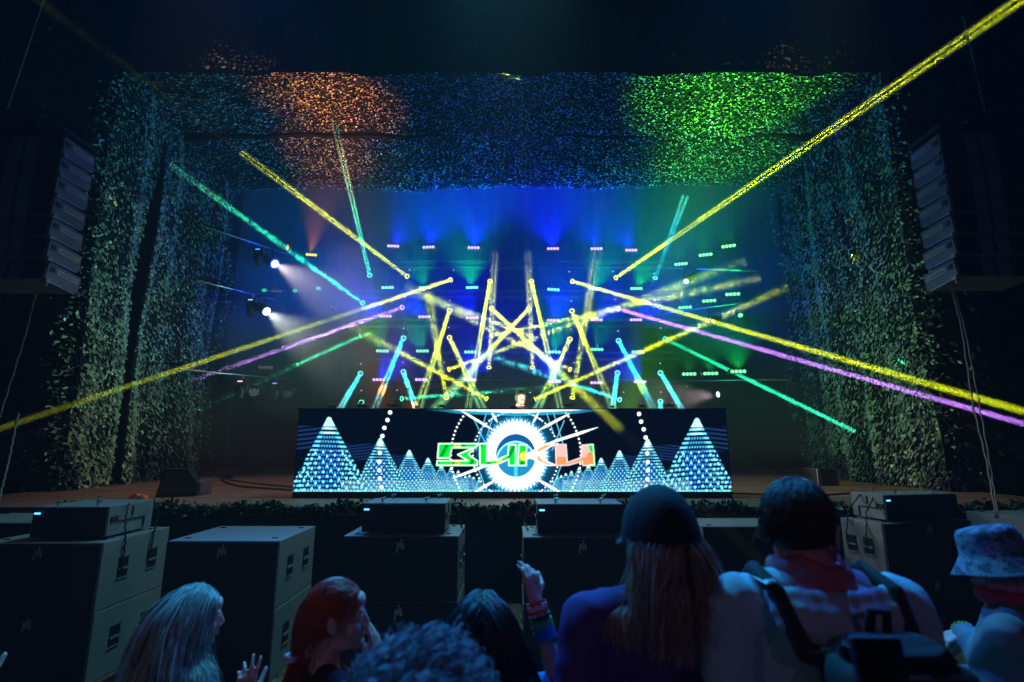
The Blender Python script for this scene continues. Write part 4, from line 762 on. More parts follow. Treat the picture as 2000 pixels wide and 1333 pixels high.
# ------------------------------------------------------------------ people
def pm(name, col, rough, var=.15, scale=8, spec=.5, sheen=0, bump=0): return mat(name, col, rough, 0, var, scale, bump, spec, sheen)
SKIN = pm('skin', (.50, .30, .24), .5, .08, 20); SKIN2 = pm('skin_light', (.58, .38, .31), .5, .08, 20)
def hairmat(name, a, b_, rough=.38, spec=.6):
    m = mat(name, a, rough, 0, .35, 25, 0, spec); return [m, mat(name+'_light', b_, rough, 0, .35, 25, 0, spec)]
def bake(b, name, mtl, parent, voxel, smooth=4, wrinkle=0, wseed=0, wscale=(13, 13, 9)):
    me = bpy.data.meshes.new('tmp'); me.from_pydata(b.v, [], b.f); o = bpy.data.objects.new('tmp', me); COL.objects.link(o)
    r = o.modifiers.new('r', 'REMESH'); r.mode = 'VOXEL'; r.voxel_size = voxel; r.use_smooth_shade = True
    s = o.modifiers.new('s', 'SMOOTH'); s.factor = .5; s.iterations = smooth
    dg = bpy.context.evaluated_depsgraph_get(); ev = o.evaluated_get(dg); m2 = bpy.data.meshes.new_from_object(ev)
    bpy.data.objects.remove(o); bpy.data.meshes.remove(me)
    if wrinkle:
        n = len(m2.vertices); co = np.empty(n*3, np.float32); no = np.empty(n*3, np.float32); m2.vertices.foreach_get('co', co); m2.vertex_normals.foreach_get('vector', no)
        co = co.reshape(-1, 3); no = no.reshape(-1, 3); ph = wseed*1.7
        x, y, z = (co*np.array(wscale)).T
        wx = x+.9*np.sin(z*.8+ph)+.5*np.sin(y*1.1+2*ph); wz = z+.8*np.sin(x*.7+ph*2)
        r1_ = 1-2*np.abs(np.sin(wx*.9+wz*1.5)); r2_ = 1-2*np.abs(np.sin(wx*1.7-wz*1.1+1.3*np.sin(wz*.9))); r3_ = 1-2*np.abs(np.sin(wx*2.9+wz*3.3+y))
        q = .8*np.clip(r1_, -.4, 1)*(.5+.5*np.sin(wz*.7+ph))+.6*np.clip(r2_, -.5, 1)*(.5+.5*np.sin(wx*.8))+.25*r3_
        co += no*(q*wrinkle)[:, None]; m2.vertices.foreach_set('co', co.ravel())
    m2.materials.clear(); m2.materials.append(mtl); m2.polygons.foreach_set('use_smooth', [True]*len(m2.polygons)); m2.name = name; m2.update()
    o = bpy.data.objects.new(name, m2); COL.objects.link(o); o.parent = parent; return o
def hand(b, W, D, N, thumb_side=1, curl=(20, 25, 30, 35), thumb=30, s=1.0, spread=7, thumb_out=.75, rad=1.0):
    """W wrist, D along the hand, N out of the palm; returns finger tips"""
    W = Vector(W); D = Vector(D).normalized(); N = (Vector(N)-D*Vector(N).dot(D)).normalized(); A = D.cross(N).normalized()*thumb_side
    tips = []
    kn = []
    for k, off in enumerate((.030, .010, -.010, -.029)):
        kb = W+D*(.088-.004*abs(k-1))*s+A*off*s; kn.append(kb)
        b.capsule(W+A*off*.55*s+D*.005*s, .0155*s, kb, .0115*s)
        an = 0; p = kb; yaw = R((1.2-k)*spread)
        D0 = (D*math.cos(yaw)+A*math.sin(yaw)).normalized(); r = .0092*s*rad*(1-.06*(k == 3))
        tot = (.074, .082, .076, .060)[k]*s
        for j, fr in enumerate((.46, .30, .24)):
            an += R(curl[k])*(1.0, 1.15, .8)[j]; dd = D0*math.cos(an)+N*math.sin(an); q = p+dd*tot*fr; b.capsule(p, r*(1-.08*j), q, r*(1-.08*(j+1)), 10, 8); p = q
        tips.append((p, dd))
    b.capsule(W+A*.012*s+D*.02*s+N*.004*s, .017*s, W+A*.012*s+D*.07*s, .015*s); b.capsule(W-A*.012*s+D*.02*s+N*.006*s, .017*s, W-A*.012*s+D*.07*s, .013*s)
    p = W+D*.022*s+A*.022*s+N*.006*s; t = R(thumb); d1 = (D*.65+A*thumb_out+N*.25*math.sin(t)).normalized(); q = p+d1*.045*s; b.capsule(p, .0165*s, q, .0125*s)
    d2 = (D*.85+A*(thumb_out-.45)+N*math.sin(t)*.9).normalized(); q2 = q+d2*.034*s; b.capsule(q, .0122*s, q2, .0105*s); q3 = q2+(d2*.9+D*.2).normalized()*.026*s; b.capsule(q2, .0105*s, q3, .0088*s)
    tips.append((q3, d2)); return tips, kn
def head_prims(b, Mh, s=1.0, ear=True):
    e = lambda c, r: b.sphere((0, 0, 0), 1.0, Mh @ Matrix.Translation(Vector(c)*s) @ Matrix.Diagonal((r[0]*s, r[1]*s, r[2]*s, 1)), n=20, k=14)
    e((0, -.012, .032), (.074, .094, .088)); e((0, .032, .0), (.062, .062, .072)); e((0, .030, -.052), (.054, .056, .052)); e((0, .068, -.093), (.024, .022, .018))
    for sx in (-1, 1):
        e((sx*.036, .055, -.028), (.028, .030, .030)); e((sx*.030, .080, .026), (.026, .014, .010)); e((sx*.046, .02, -.075), (.016, .040, .022)); e((sx*.012, .098, -.032), (.009, .010, .008))
        if ear:
            e((sx*.075, -.008, -.004), (.008, .019, .031)); e((sx*.080, -.012, .012), (.006, .014, .016)); e((sx*.076, .002, -.030), (.006, .009, .010))
    c = lambda p, r, q, r2: b.capsule(Mh @ (Vector(p)*s), r*s, Mh @ (Vector(q)*s), r2*s)
    c((0, .088, .020), .0075, (0, .106, -.022), .0098); e((0, .088, -.054), (.025, .013, .0065)); e((0, .086, -.066), (.021, .013, .0075)); e((0, .075, .052), (.045, .022, .03))
EYE_M = pm('eye_white', (.7, .68, .66), .2); IRIS_M = pm('iris', (.05, .03, .02), .2)
def eyes(Mh, parent, s=1.0):
    for sx in (-1, 1):
        b = MB(); b.sphere((0, 0, 0), 1.0, Mh @ Matrix.Translation((sx*.030*s, .078*s, .006*s)) @ Matrix.Diagonal((.0125*s,)*3+(1,)), n=14, k=10); e = b.build('eye', EYE_M, parent, smooth=True)
        b = MB(); b.sphere((0, 0, 0), 1.0, Mh @ Matrix.Translation((sx*.030*s, .0885*s, .006*s)) @ Matrix.Diagonal((.0055*s, .003*s, .0055*s, 1)), n=12, k=6); b.build('iris', IRIS_M, e, smooth=True)
def strands(name, Mh, n, length, mats, parent, style='long', seed=0, radius=.0011, s=1.0, steps=14, face=.30, wave=.006, tie=None, cols=None, bodyc=None, layer=.09, fly=.0, tail_r=.02, ring=(1.03), tail_dir=(0, 0, -1), top=1.0, zmax=2, zmin=-.55):
    """hair strands grown from the scalp, falling, kept outside the head and shoulders (parent space)"""
    r = np.random.default_rng(seed); c = np.array((0, -.012, .032))*s; rad = np.array((.079, .098, .094))*s
    d = r.normal(size=(n*4, 3)); d /= np.linalg.norm(d, axis=1)[:, None]
    ok = ~((d[:, 1] > face) & (d[:, 2] < .55*(1 if face < .6 else .9))) & (d[:, 2] > zmin) & ~((np.abs(d[:, 0]) > .6) & (d[:, 1] > .12) & (d[:, 2] < .15)) & ~((d[:, 1] > .1) & (d[:, 2] < -.05)) & (d[:, 2] < zmax); d = d[ok][:n]; n = len(d)
    Rm = np.array(Mh.to_3x3()); tm = np.array(Mh.translation)
    g = np.linalg.inv(Rm) @ np.array((0, 0, -1.0))
    lay = r.uniform(.0, 1, n)**1.3*layer+.015
    p = c+d*rad*(1.0+lay*.2)[:, None]; out = [p.copy()]
    nrm = d/rad; nrm /= np.linalg.norm(nrm, axis=1)[:, None]
    L = length*r.uniform(.75, 1.1, n); ds = L/steps
    back = np.array((0, -1.0, 0))
    ncl = max(12, n//45); cc = r.normal(size=(ncl, 3)); cc /= np.linalg.norm(cc, axis=1)[:, None]; cid = np.argmax(d @ cc.T, axis=1)
    cph = r.uniform(0, 6.28, (ncl, 3)); coff = r.normal(size=(ncl, 3))
    if style == 'long':
        side = np.sign(d[:, 0]+r.normal(0, .08, n))[:, None]*np.array((1.0, 0, 0)); dr = nrm*.25*top+side*.35+back*.35+g*.25
    elif style == 'curly': dr = nrm*.9+coff[cid]*.35
    elif style == 'short': dr = nrm*.25+g*.55+back*.15
    elif style == 'sweep': dr = nrm*.35+back*-.2+g*.35+np.array((.25, 0, 0))
    else: dr = back*.8+g*.2+nrm*.15
    dr /= np.linalg.norm(dr, axis=1)[:, None]
    flyr = r.random(n) < fly
    for k in range(steps):
        t = k/steps
        if style == 'tail' and tie is not None:
            tv = np.array(tie)-p; dist = np.linalg.norm(tv, axis=1); near = dist < .03*s
            if k == 0: passed = np.zeros(n, bool)
            passed |= near | (k > steps*.55)
            tgt = np.where(passed[:, None], np.linalg.inv(Rm) @ np.array(tail_dir, float)+coff[cid]*.10, tv/np.maximum(dist, .01)[:, None]); kk = .55
        elif style == 'curly':
            w_ = 5.5+cph[cid, 0:1]; a = t*w_*2.4+cph[cid, 1:2]
            tgt = nrm*(.25-.5*t)+g*(.35+.6*t)+1.1*np.concatenate([np.cos(a), np.sin(a*1.1), np.cos(a*.9+1)], 1)*.9; kk = .6
        else:
            tgt = g[None]*1.0+np.array(coff[cid])*.10+ .22*np.sin(cph[cid]+t*7)*wave*60*.3; kk = (.20+.30*t) if style == 'long' else .25
        tgt = tgt+r.normal(0, .06+.35*flyr[:, None]*1.0, (n, 3)); dr = dr*(1-kk)+tgt*kk; dr /= np.linalg.norm(dr, axis=1)[:, None]
        p = p+dr*ds[:, None]*(1.0 if style != 'tail' else 1.0)
        e = (p-c)/rad; m = np.linalg.norm(e, axis=1); mn = 1.0+lay; push = m < mn; p = np.where(push[:, None], c+e*(mn/np.maximum(m, .05))[:, None]*rad, p)
        if bodyc is not None:
            for (bc_, br) in bodyc:
                pw_ = p @ Rm.T+tm; e = (pw_-np.array(bc_))/np.array(br); m = np.linalg.norm(e, axis=1); push = m < 1.03+lay*.3
                pw_ = np.where(push[:, None], np.array(bc_)+e*((1.03+lay*.3)/np.maximum(m, .05))[:, None]*np.array(br), pw_); p = (pw_-tm) @ np.linalg.inv(Rm).T
        out.append(p.copy())
    S = np.stack(out, 1) @ Rm.T+tm                                       # n, steps+1, 3
    K = steps+1; T = np.gradient(S, axis=1); T /= np.maximum(np.linalg.norm(T, axis=2), 1e-6)[..., None]
    ref = r.normal(size=(n, 1, 3)); A = np.cross(T, ref); A /= np.maximum(np.linalg.norm(A, axis=2), 1e-6)[..., None]; B = np.cross(T, A)
    tp = np.linspace(1, .35, K)[None, :, None]*radius*r.uniform(.7, 1.4, (n, 1, 1))
    V = np.stack([S+(A*math.cos(a)+B*math.sin(a))*tp for a in (0, 2.094, 4.189)], 2).reshape(-1, 3)
    bi = (np.arange(n)[:, None]*K+np.arange(K-1)[None])*3; F = []
    for q in range(3): F.append(np.stack([bi+q, bi+(q+1) % 3, bi+3+(q+1) % 3, bi+3+q], -1).reshape(-1, 4))
    mi = np.concatenate([np.repeat((r.random(n) < .35).astype(int), K-1)]*3)
    # scalp under the strands
    b = MB(); b.sphere((0, 0, 0), 1.0, n=26, k=18); sv = []; 
    for q in b.v:
        q = Vector(q); kz = 1.0
        if q.y > face-.05 and q.z < .5: kz = .90
        sv.append(Mh @ Vector((c[0]+q.x*rad[0]*kz, c[1]+q.y*rad[1]*kz, c[2]+q.z*rad[2]*kz)))
    nb = len(V); V = np.concatenate([V, np.array([tuple(q) for q in sv])]); F = np.concatenate(F+[np.array([[i+nb for i in f] for f in b.f])]); mi = np.concatenate([mi, np.zeros(len(b.f), int)])
    return mesh_np(name, V, F, mats, parent, mi=mi, smooth=True)
def person(px, d, topz, yaw, label, head_yaw=0, head_pitch=0, head_roll=0, sex='f', shirt=None, sleeve='short', arms=None, pants=None, skin=SKIN, floor=0.0, lean=0, build=1.0, gear=None, wr=.004, group=None, up=0.0):
    """px,d: where the head centre is seen and how far; topz: height of the crown; arms: {side: (elbow, wrist, hand_dir, palm_normal, curl)} in world space"""
    H = topz-floor; s = H/1.72; hz = topz-.118*s-.0
    # forward x from pixel column at the head height
    v = (hz-CAMZ)/d; upx = 1000*(v*_cp-_sp)/(_cp+v*_sp); X = (px-1000)*d/(1000*_cp-_sp*upx)
    t = empty('person', (X, d, floor), R(-yaw), label, 'person', group)
    bpy.context.view_layer.update()
    MI = (Matrix.Translation((X, d, floor)) @ Matrix.Rotation(R(-yaw), 4, 'Z')).inverted()
    lp = lambda q: MI @ Vector(q)
    w_ = (1.0 if sex == 'm' else .88)*build
    sh = Vector((0, -.01, .815*H)); shw = .185*s*w_; nk = Vector((0, .0, .862*H)); hc = Vector((0, .018*s, H-.120*s))
    Mh = Matrix.Translation(hc) @ Matrix.Rotation(R(-head_yaw), 4, 'Z') @ Matrix.Rotation(R(head_pitch), 4, 'X') @ Matrix.Rotation(R(head_roll), 4, 'Y')
    b = MB(); head_prims(b, Mh, s*1.0)
    b.capsule(Mh @ Vector((0, -.022, -.04))*1.0, .055*s*w_, (0, -.015, .845*H), .060*s*w_)
    tors = [((0, 0, .745*H+up), (.150*w_, .100*w_, .165)), ((0, .005, .64*H+up*.6), (.130*w_, .092*w_, .14)), ((0, 0, .535*H), (.155*w_/(.95 if sex == 'f' else 1), .108*w_, .12)), ((0, -.005, .80*H+up), (.150*w_, .085*w_, .075))]
    for c, r in tors: b.sphere(c, tuple(q*s for q in r), n=20, k=14)
    b.capsule((-shw*.82, -.01, .808*H+up), .052*s*w_, (shw*.82, -.01, .808*H+up), .052*s*w_); b.capsule((0, -.02, .85*H+up*.5), .055*s*w_, (-shw*.7, -.015, .815*H+up), .045*s*w_); b.capsule((0, -.02, .85*H+up*.5), .055*s*w_, (shw*.7, -.015, .815*H+up), .045*s*w_)
    A = {}
    for sd in (-1, 1):
        S0 = Vector((sd*shw, -.01, .805*H+up))
        if arms and sd in arms:
            a = arms[sd]; E = lp(a['elbow']); W = lp(a['wrist']); D = (MI.to_3x3() @ Vector(a['dir'])); N = (MI.to_3x3() @ Vector(a['palm'])); ts = a.get('ts', 1)
        else:
            a = {}; E = Vector((sd*(shw+.055*s), -.03, .63*H)); W = Vector((sd*(shw+.045*s), .06*s, .49*H)); D = Vector((0, .12, -1)); N = Vector((-sd, 0, 0)); ts = 1 if D.cross(N).y > 0 else -1
        b.capsule(S0, .052*s*w_, E, .038*s*w_); b.capsule(E, .040*s*w_, E.lerp(W, .35), .039*s*w_); b.capsule(E.lerp(W, .35), .039*s*w_, W, .0255*s*w_)
        tips, kn = hand(b, W, D, N, ts, a.get('curl', (22, 26, 30, 34)), a.get('thumb', 30), s*a.get('hs', 1.0), a.get('spread', 6), a.get('tout', .75)); A[sd] = (S0, E, W, tips, kn, D, N)
        L0 = Vector((sd*.085*s, 0, .51*H)); K = Vector((sd*.095*s, .02, .28*H)); F_ = Vector((sd*.10*s, -.02, .05*H)); b.capsule(L0, .085*s*w_, K, .055*s); b.capsule(K, .055*s, F_, .038*s); b.capsule(F_+Vector((0, 0, -.01)), .036*s, F_+Vector((sd*.015, .15*s, -.045*s)), .03*s)
    body = bake(b, 'body', skin, t, .0058*s if s < 1.2 else .006, 3)
    eyes(Mh, t, s)
    k = .016*s
    if shirt is not None:
        b = MB()
        for c, r in tors: b.sphere(c, tuple(q*s+k for q in r), n=24, k=16)
        b.capsule((-shw*.84, -.01, .806*H+up), .056*s*w_+k*.7, (shw*.84, -.01, .806*H+up), .056*s*w_+k*.7); b.capsule((-.045*s, -.025, .838*H+up), .040*s*w_+k*.5, (-shw*.75, -.015, .815*H+up), .045*s*w_+k); b.capsule((.045*s, -.025, .838*H+up), .040*s*w_+k*.5, (shw*.75, -.015, .815*H+up), .045*s*w_+k)
        b.capsule((0, 0, .70*H+up), .145*s*w_+k*.6, (0, 0, .56*H), .140*s*w_+k*.6)
        for sd in (-1, 1):
            S0, E, W = A[sd][:3]
            if sleeve == 'short': b.capsule(S0, .062*s*w_+k*.5, S0.lerp(E, .72), .052*s*w_+k*.9)
            elif sleeve == 'long': b.capsule(S0, .062*s*w_+k*.7, E, .050*s*w_+k*.9); b.capsule(E, .050*s*w_+k*.9, E.lerp(W, .93), .034*s*w_+k*.8)
            elif sleeve == 'elbow': b.capsule(S0, .060*s*w_+k*.5, S0.lerp(E, .97), .050*s*w_+k*.7)
        bake(b, 'shirt' if sleeve != 'long' else 'jacket', shirt, t, .009*s, 3, wrinkle=wr*s, wseed=px*.01)
    if pants is not None:
        b = MB(); b.sphere((0, 0, .53*H), (.155*w_*s+k, .11*w_*s+k, .11*s), n=20, k=12)
        for sd in (-1, 1): K = Vector((sd*.095*s, .02, .28*H)); b.capsule((sd*.085*s, 0, .51*H), .088*s*w_+k, K, .062*s+k); b.capsule(K, .062*s+k, (sd*.10*s, -.015, .06*H), .05*s+k*.6)
        bake(b, 'trousers', pants, t, .012, 3, wrinkle=.003, wseed=3)
        for sd in (-1, 1):
            b = MB(); F_ = Vector((sd*.10*s, -.02, .05*H)); b.capsule(F_, .042*s, F_+Vector((sd*.015, .155*s, -.04*s)), .037*s); b.capsule(F_+Vector((0, -.02, -.03)), .035*s, F_+Vector((0, .1, -.04)), .036*s); bake(b, 'shoe', M['black'], t, .01, 2)
    return t, Mh, s, H, A, MI
denim = pm('dark_denim', (.02, .03, .06), .8); blackc = pm('black_cloth', (.012, .012, .016), .85)
def bands(t, W, E, spec, s=1.0, base=.028):
    """wristbands round a forearm: list of (offset from wrist towards elbow, width, material, fat)"""
    W = Vector(W); E = Vector(E); ax = (E-W).normalized()
    for i, (off, wd, m, fat) in enumerate(spec):
        c = W+ax*off; q = ax.to_track_quat('Z', 'Y'); b = MB(); n = 26; r = base+.10*off*.35+fat; prof = [(-wd/2, r), (-wd/2, r+.004), (wd/2, r+.004), (wd/2, r)]; v = []; f = []
        for a in range(n):
            for (z, rr_) in prof: A_ = 2*PI*a/n; rr2 = rr_*(1+.05*math.sin(A_*3+i)); v.append(c+q @ Vector((rr2*math.cos(A_), rr2*math.sin(A_), z+.002*math.sin(A_*2+i))))
        for a in range(n):
            for k in range(4): f.append((a*4+k, ((a+1) % n)*4+k, ((a+1) % n)*4+(k+1) % 4, a*4+(k+1) % 4))
        b.add(v, f); b.build('wristband', m, t, smooth=False)
def beads_(t, W, E, off, m, m2, base=.030):
    W = Vector(W); E = Vector(E); ax = (E-W).normalized(); c = W+ax*off; q = ax.to_track_quat('Z', 'Y'); b = MB()
    for a in range(16): A_ = 2*PI*a/16; b.sphere(c+q @ Vector((base*math.cos(A_), base*math.sin(A_), .002*math.sin(A_*2))), .0055, n=8, k=6, m=a % 2)
    b.build('bead_bracelet', [m, m2], t, smooth=True)
CM = {k: pm('band_'+k, c, .5) for k, c in dict(red=(.6, .03, .04), green=(.03, .45, .12), blue=(.03, .15, .6), white=(.6, .6, .62), black=(.02, .02, .02), yellow=(.65, .5, .05), pink=(.6, .12, .3), teal=(.05, .4, .45)).items()}
def world(px, py, d): return P(px, py, d)
# --- the performer behind the booth
red_h = hairmat('sandy_hair', (.30, .16, .07), (.50, .32, .18))
t, Mh, s, H, A, MI = person(1016, 9.25, 2.93, 150, 'performer behind the booth, head turned aside, short sandy hair and dark top', head_yaw=25, head_pitch=-12, sex='m', shirt=pm('plum_top', (.04, .02, .05), .8), pants=blackc, skin=SKIN2, floor=SZ)
strands('hair', Mh, 2200, .055, red_h, t, 'sweep', 3, .0016, s, 7, face=.45)
# --- blonde woman, left
blond = hairmat('teal_tinted_blonde_hair', (.22, .32, .29), (.40, .54, .50), .35)  # teal of the stage lamps is mixed into the blonde colour
tp = P(392, 1150, 2.02); 
arm = dict(elbow=P(440, 1420, 1.85), wrist=P(474, 1368, 1.9), dir=(.10, .05, 1), palm=(-.5, .8, 0), curl=(10, 14, 30, 46), spread=8, thumb=35, tout=.8, ts=-1, hs=.92)
t, Mh, s, H, A, MI = person(372, 2.02, tp.z, 38, 'woman with long wavy pale blonde hair clapping at the left, face turned right', head_yaw=22, head_pitch=-4, sex='f', shirt=pm('teal_top', (.03, .09, .12), .8), arms={1: arm}, pants=denim, skin=SKIN2)
strands('hair', Mh, 5200, .50, blond, t, 'long', 4, .0013, s, 20, face=.22, wave=.05, layer=.15, fly=.03, bodyc=[((0, 0, .745*H), (.17, .12, .18)), ((0, -.01, .815*H), (.19, .085, .06))])
# --- red haired woman
redh = hairmat('copper_red_hair', (.30, .045, .02), (.45, .07, .03), .4)
tp = P(660, 1137, 1.78)
arm = dict(elbow=P(720, 1430, 1.7), wrist=P(730, 1312, 1.85), dir=(.02, .0, 1), palm=(-1, .3, 0), curl=(8, 12, 16, 22), spread=3, ts=1, tout=.3)
t, Mh, s, H, A, MI = person(648, 1.78, tp.z, 48, 'woman with copper red ponytail holding a green nailed hand beside her mouth', head_yaw=28, head_pitch=0, sex='f', shirt=pm('dark_top', (.03, .02, .03), .8), sleeve='none', arms={1: arm}, pants=denim, skin=SKIN2, build=.95)
tie = (0.0, -.135*s, -.115*s)
strands('hair', Mh, 4600, .52, redh, t, 'tail', 6, .0011, s, 22, face=.16, tie=tie, layer=.05, tail_dir=(-.05, -.05, -1))
b = MB(); q = Mh @ Vector(tie)
for k in range(14): a = 2*PI*k/14; b.sphere(q+Vector((.018*math.cos(a), .018*math.sin(a), .004*math.sin(3*a))), .010, n=8, k=6)
b.build('hair_tie', CM['white'], t, smooth=True)
b = MB()
for k in (0,): p_, dd = A[1][3][k]; b.sphere((0, 0, 0), 1, Matrix.Translation(p_+dd*.006) @ dd.to_track_quat('Z', 'Y').to_matrix().to_4x4() @ Matrix.Diagonal((.006, .006, .008, 1)), n=10, k=8)
b.build('green_nails', pm('green_nail', (.12, .75, .05), .3), t, smooth=True)
# --- out of focus curly head, nearest
curl = hairmat('dark_curly_hair', (.10, .12, .17), (.24, .30, .40), .42)
tp = P(810, 1262, 1.0)
t, Mh, s, H, A, MI = person(800, 1.0, tp.z-.070, 5, 'nearest person, only the curly bluish hair reaching into the picture', sex='f', shirt=pm('navy_top', (.02, .03, .06), .8), pants=denim, skin=SKIN)
strands('hair', Mh, 6000, .30, curl, t, 'curly', 8, .0010, s*1.14, 18, face=.5, layer=.62, fly=.25)
# --- black haired woman with raised arm
blk = hairmat('black_hair', (.008, .010, .016), (.02, .026, .04), .36)
tp = P(940, 1160, 1.85)
arm = dict(elbow=P(1092, 1345, 1.80), wrist=P(1046, 1172, 1.84), dir=P(1036, 1118, 1.86)-P(1046, 1172, 1.84), palm=(-.6, .75, .2), curl=(52, 34, 20, 16), spread=4, thumb=55, ts=-1, tout=.9)
t, Mh, s, H, A, MI = person(941, 1.85, tp.z, 0, 'woman with long straight black hair raising her right arm full of bracelets', sex='f', shirt=pm('blue_tee', (.03, .12, .40), .8), sleeve='elbow', arms={1: arm}, pants=denim, skin=SKIN2)
strands('hair', Mh, 5200, .46, blk, t, 'long', 9, .0012, s, 18, face=.3, wave=.01, layer=.09, fly=.004, bodyc=[((0, 0, .745*H), (.17, .12, .18)), ((0, -.01, .815*H), (.17, .085, .06))])
W, E = A[1][2], A[1][1]
bands(t, W, E, [(.010, .010, CM['red'], .000), (.024, .008, CM['white'], .000), (.036, .012, CM['red'], .001), (.052, .010, CM['black'], .000), (.066, .014, CM['green'], .0015), (.082, .014, CM['teal'], .001), (.104, .026, CM['blue'], .001)])
beads_(t, W, E, .017, CM['pink'], CM['white']); beads_(t, W, E, .044, CM['white'], CM['teal'], .032); beads_(t, W, E, .074, CM['green'], CM['pink'], .033)
# --- cap wearer with long fair hair and purple shirt
fair = hairmat('fair_brown_hair', (.24, .185, .135), (.52, .46, .38), .38)
tp = P(1290, 968, 1.50)
t, Mh, s, H, A, MI = person(1291, 1.50, tp.z-.012, 0, 'person with long fair hair under a black backwards cap, purple shirt', head_yaw=-14, sex='m', shirt=pm('purple_shirt', (.060, .020, .16), .85, .1), sleeve='elbow', pants=blackc, skin=SKIN, build=1.06, wr=.006, up=.045)
strands('hair', Mh, 6500, .235, fair, t, 'long', 12, .0010, s, 18, face=.3, wave=.07, layer=.22, fly=.22, top=.1, zmax=.05, bodyc=[((0, 0, .745*H+.045), (.185, .13, .18)), ((0, -.01, .815*H+.045), (.21, .10, .062))])
b = MB(); V = []; n = 36; K = 14
for k in range(K+1):
    ph = PI*.56*k/K
    for j in range(n):
        a = 2*PI*j/n; bk = max(0, -math.sin(a)); e_ = 1.15-.01*k/K
        V.append(Mh @ (Vector((0, -.014, .030))*s+Vector((.084*s*math.sin(ph)*math.cos(a), .106*s*math.sin(ph)*math.sin(a), (.112 if ph < 1.5 else .112)*s*math.cos(ph)-.075*s*bk*(k/K)**2))*e_))
F = [(k*n+j, (k+1)*n+j, (k+1)*n+(j+1) % n, k*n+(j+1) % n) for k in range(K) for j in range(n)]
capm = pm('black_cap_cotton', (.010, .012, .020), .85, bump=.2)
cap = b.add(V, F).build('cap', capm, t, smooth=True); sm_ = cap.modifiers.new('s', 'SOLIDIFY'); sm_.thickness = .003; sm_.offset = -1
b = MB(); br = []
for j in range(17):
    a = PI*(.12+.76*j/16); br.append((.088*s*math.cos(a), .10*s*math.sin(a)))
V = [Mh @ (Vector((x, y, .012*s))) for x, y in br]+[Mh @ Vector((x*1.05, y+.075*s*math.sin(PI*(.12+.76*j/16)), -.004*s)) for j, (x, y) in enumerate(br)]
bo = b.add(V, [(j, j+1, 18+j, 17+j) for j in range(16)]).build('peak', capm, cap, smooth=True); sm_ = bo.modifiers.new('s', 'SOLIDIFY'); sm_.thickness = .003
b = MB(); b.sphere((0, 0, 0), 1, Mh @ Matrix.Translation((0, -.014*s, (.030+.1265)*s)) @ Matrix.Diagonal((.008, .008, .004, 1)), n=10, k=6); b.build('button', capm, cap, smooth=True)
# --- writing and marks on cloth: letters cut from flat strips, laid on the back of a garment
def text_on(txt, size, px, py, d, target, m, name, parent, shear=0, stretch=1.0, rot=0):
    cu = bpy.data.curves.new('tx', 'FONT'); cu.body = txt; cu.size = size; cu.extrude = 0; cu.align_x = 'CENTER'; cu.align_y = 'CENTER'; cu.shear = shear; cu.offset = size*.02; cu.resolution_u = 3
    o = bpy.data.objects.new('tx', cu); COL.objects.link(o); me = bpy.data.meshes.new_from_object(o.evaluated_get(bpy.context.evaluated_depsgraph_get())); bpy.data.objects.remove(o)
    bm = bmesh.new(); bm.from_mesh(me); bmesh.ops.triangulate(bm, faces=bm.faces); bmesh.ops.subdivide_edges(bm, edges=bm.edges, cuts=2, use_grid_fill=True)
    bpy.context.view_layer.update(); TI = target.matrix_world.inverted(); Cc = P(px, py, d); ca_, sa_ = math.cos(rot), math.sin(rot)
    for v in bm.verts:
        x, z = v.co.x*stretch, v.co.y; x, z = x*ca_-z*sa_, x*sa_+z*ca_
        o_ = Vector((Cc.x+x, Cc.y-.6, Cc.z+z)); ok, loc, nrm, _ = target.ray_cast(TI @ o_, TI.to_3x3() @ Vector((0, 1, 0)))
        v.co = (loc+nrm*.0025) if ok else (TI @ Vector((Cc.x+x, Cc.y, Cc.z+z)))
    bm.to_mesh(me); bm.free(); me.materials.clear(); me.materials.append(m); o = bpy.data.objects.new(name, me); COL.objects.link(o); o.parent = target; return o
# --- tall man in hoodie with backpack and glasses
dk = hairmat('dark_brown_hair', (.022, .015, .014), (.05, .035, .035), .4)
tp = P(1552, 930, 1.42); jac = pm('light_blue_hooded_jacket', (.26, .47, .56), .75, .12, 5)
t, Mh, s, H, A, MI = person(1570, 1.42, tp.z-.01, 0, 'tall dark haired man in glasses and pale blue hooded jacket wearing a black backpack', head_yaw=42, head_pitch=-2, sex='m', shirt=jac, sleeve='long', pants=blackc, skin=SKIN, build=1.03, wr=.009, up=.055)
strands('hair', Mh, 5600, .032, dk, t, 'short', 14, .0012, s*.97, 7, face=.40, layer=.04, zmin=-.34, fly=.05)
jk = [c for c in t.children if c.name.startswith('jacket')][0]
b = MB()
for k in range(15):
    a = PI*(-.06-.88*k/14); q = Vector((.115*math.cos(a), .015+.10*math.sin(a), .866*H-.025*math.sin(-a)**2)); b.sphere(q, (.032, .030, .034), n=12, k=8)
for r_i in range(6):
    f_ = r_i/5; hw_ = .125*math.sqrt(max(0, 1-(f_*.96)**2))+.012; zz_ = .858*H-.135*f_; yy_ = -.118-.035*math.sin(PI*min(1, f_*1.1))
    for k in range(9): u = (k-4)/4; b.sphere((hw_*u, yy_+.022*u*u, zz_+.012*u*u), (.030, .024, .026), n=10, k=8)
bake(b, 'hood', jac, t, .008, 6, wrinkle=.003, wseed=2)
b = MB()
for k in range(20):
    a = 2*PI*k/20; b.sphere((.078*math.cos(a), -.004+.076*math.sin(a), .884*H+.012*math.sin(2*a)+.006*math.sin(5*a)), (.026, .026, .030), n=10, k=8)
    b.sphere((.088*math.cos(a), -.008+.084*math.sin(a), .868*H+.008*math.sin(3*a)), (.024, .024, .022), n=10, k=8)
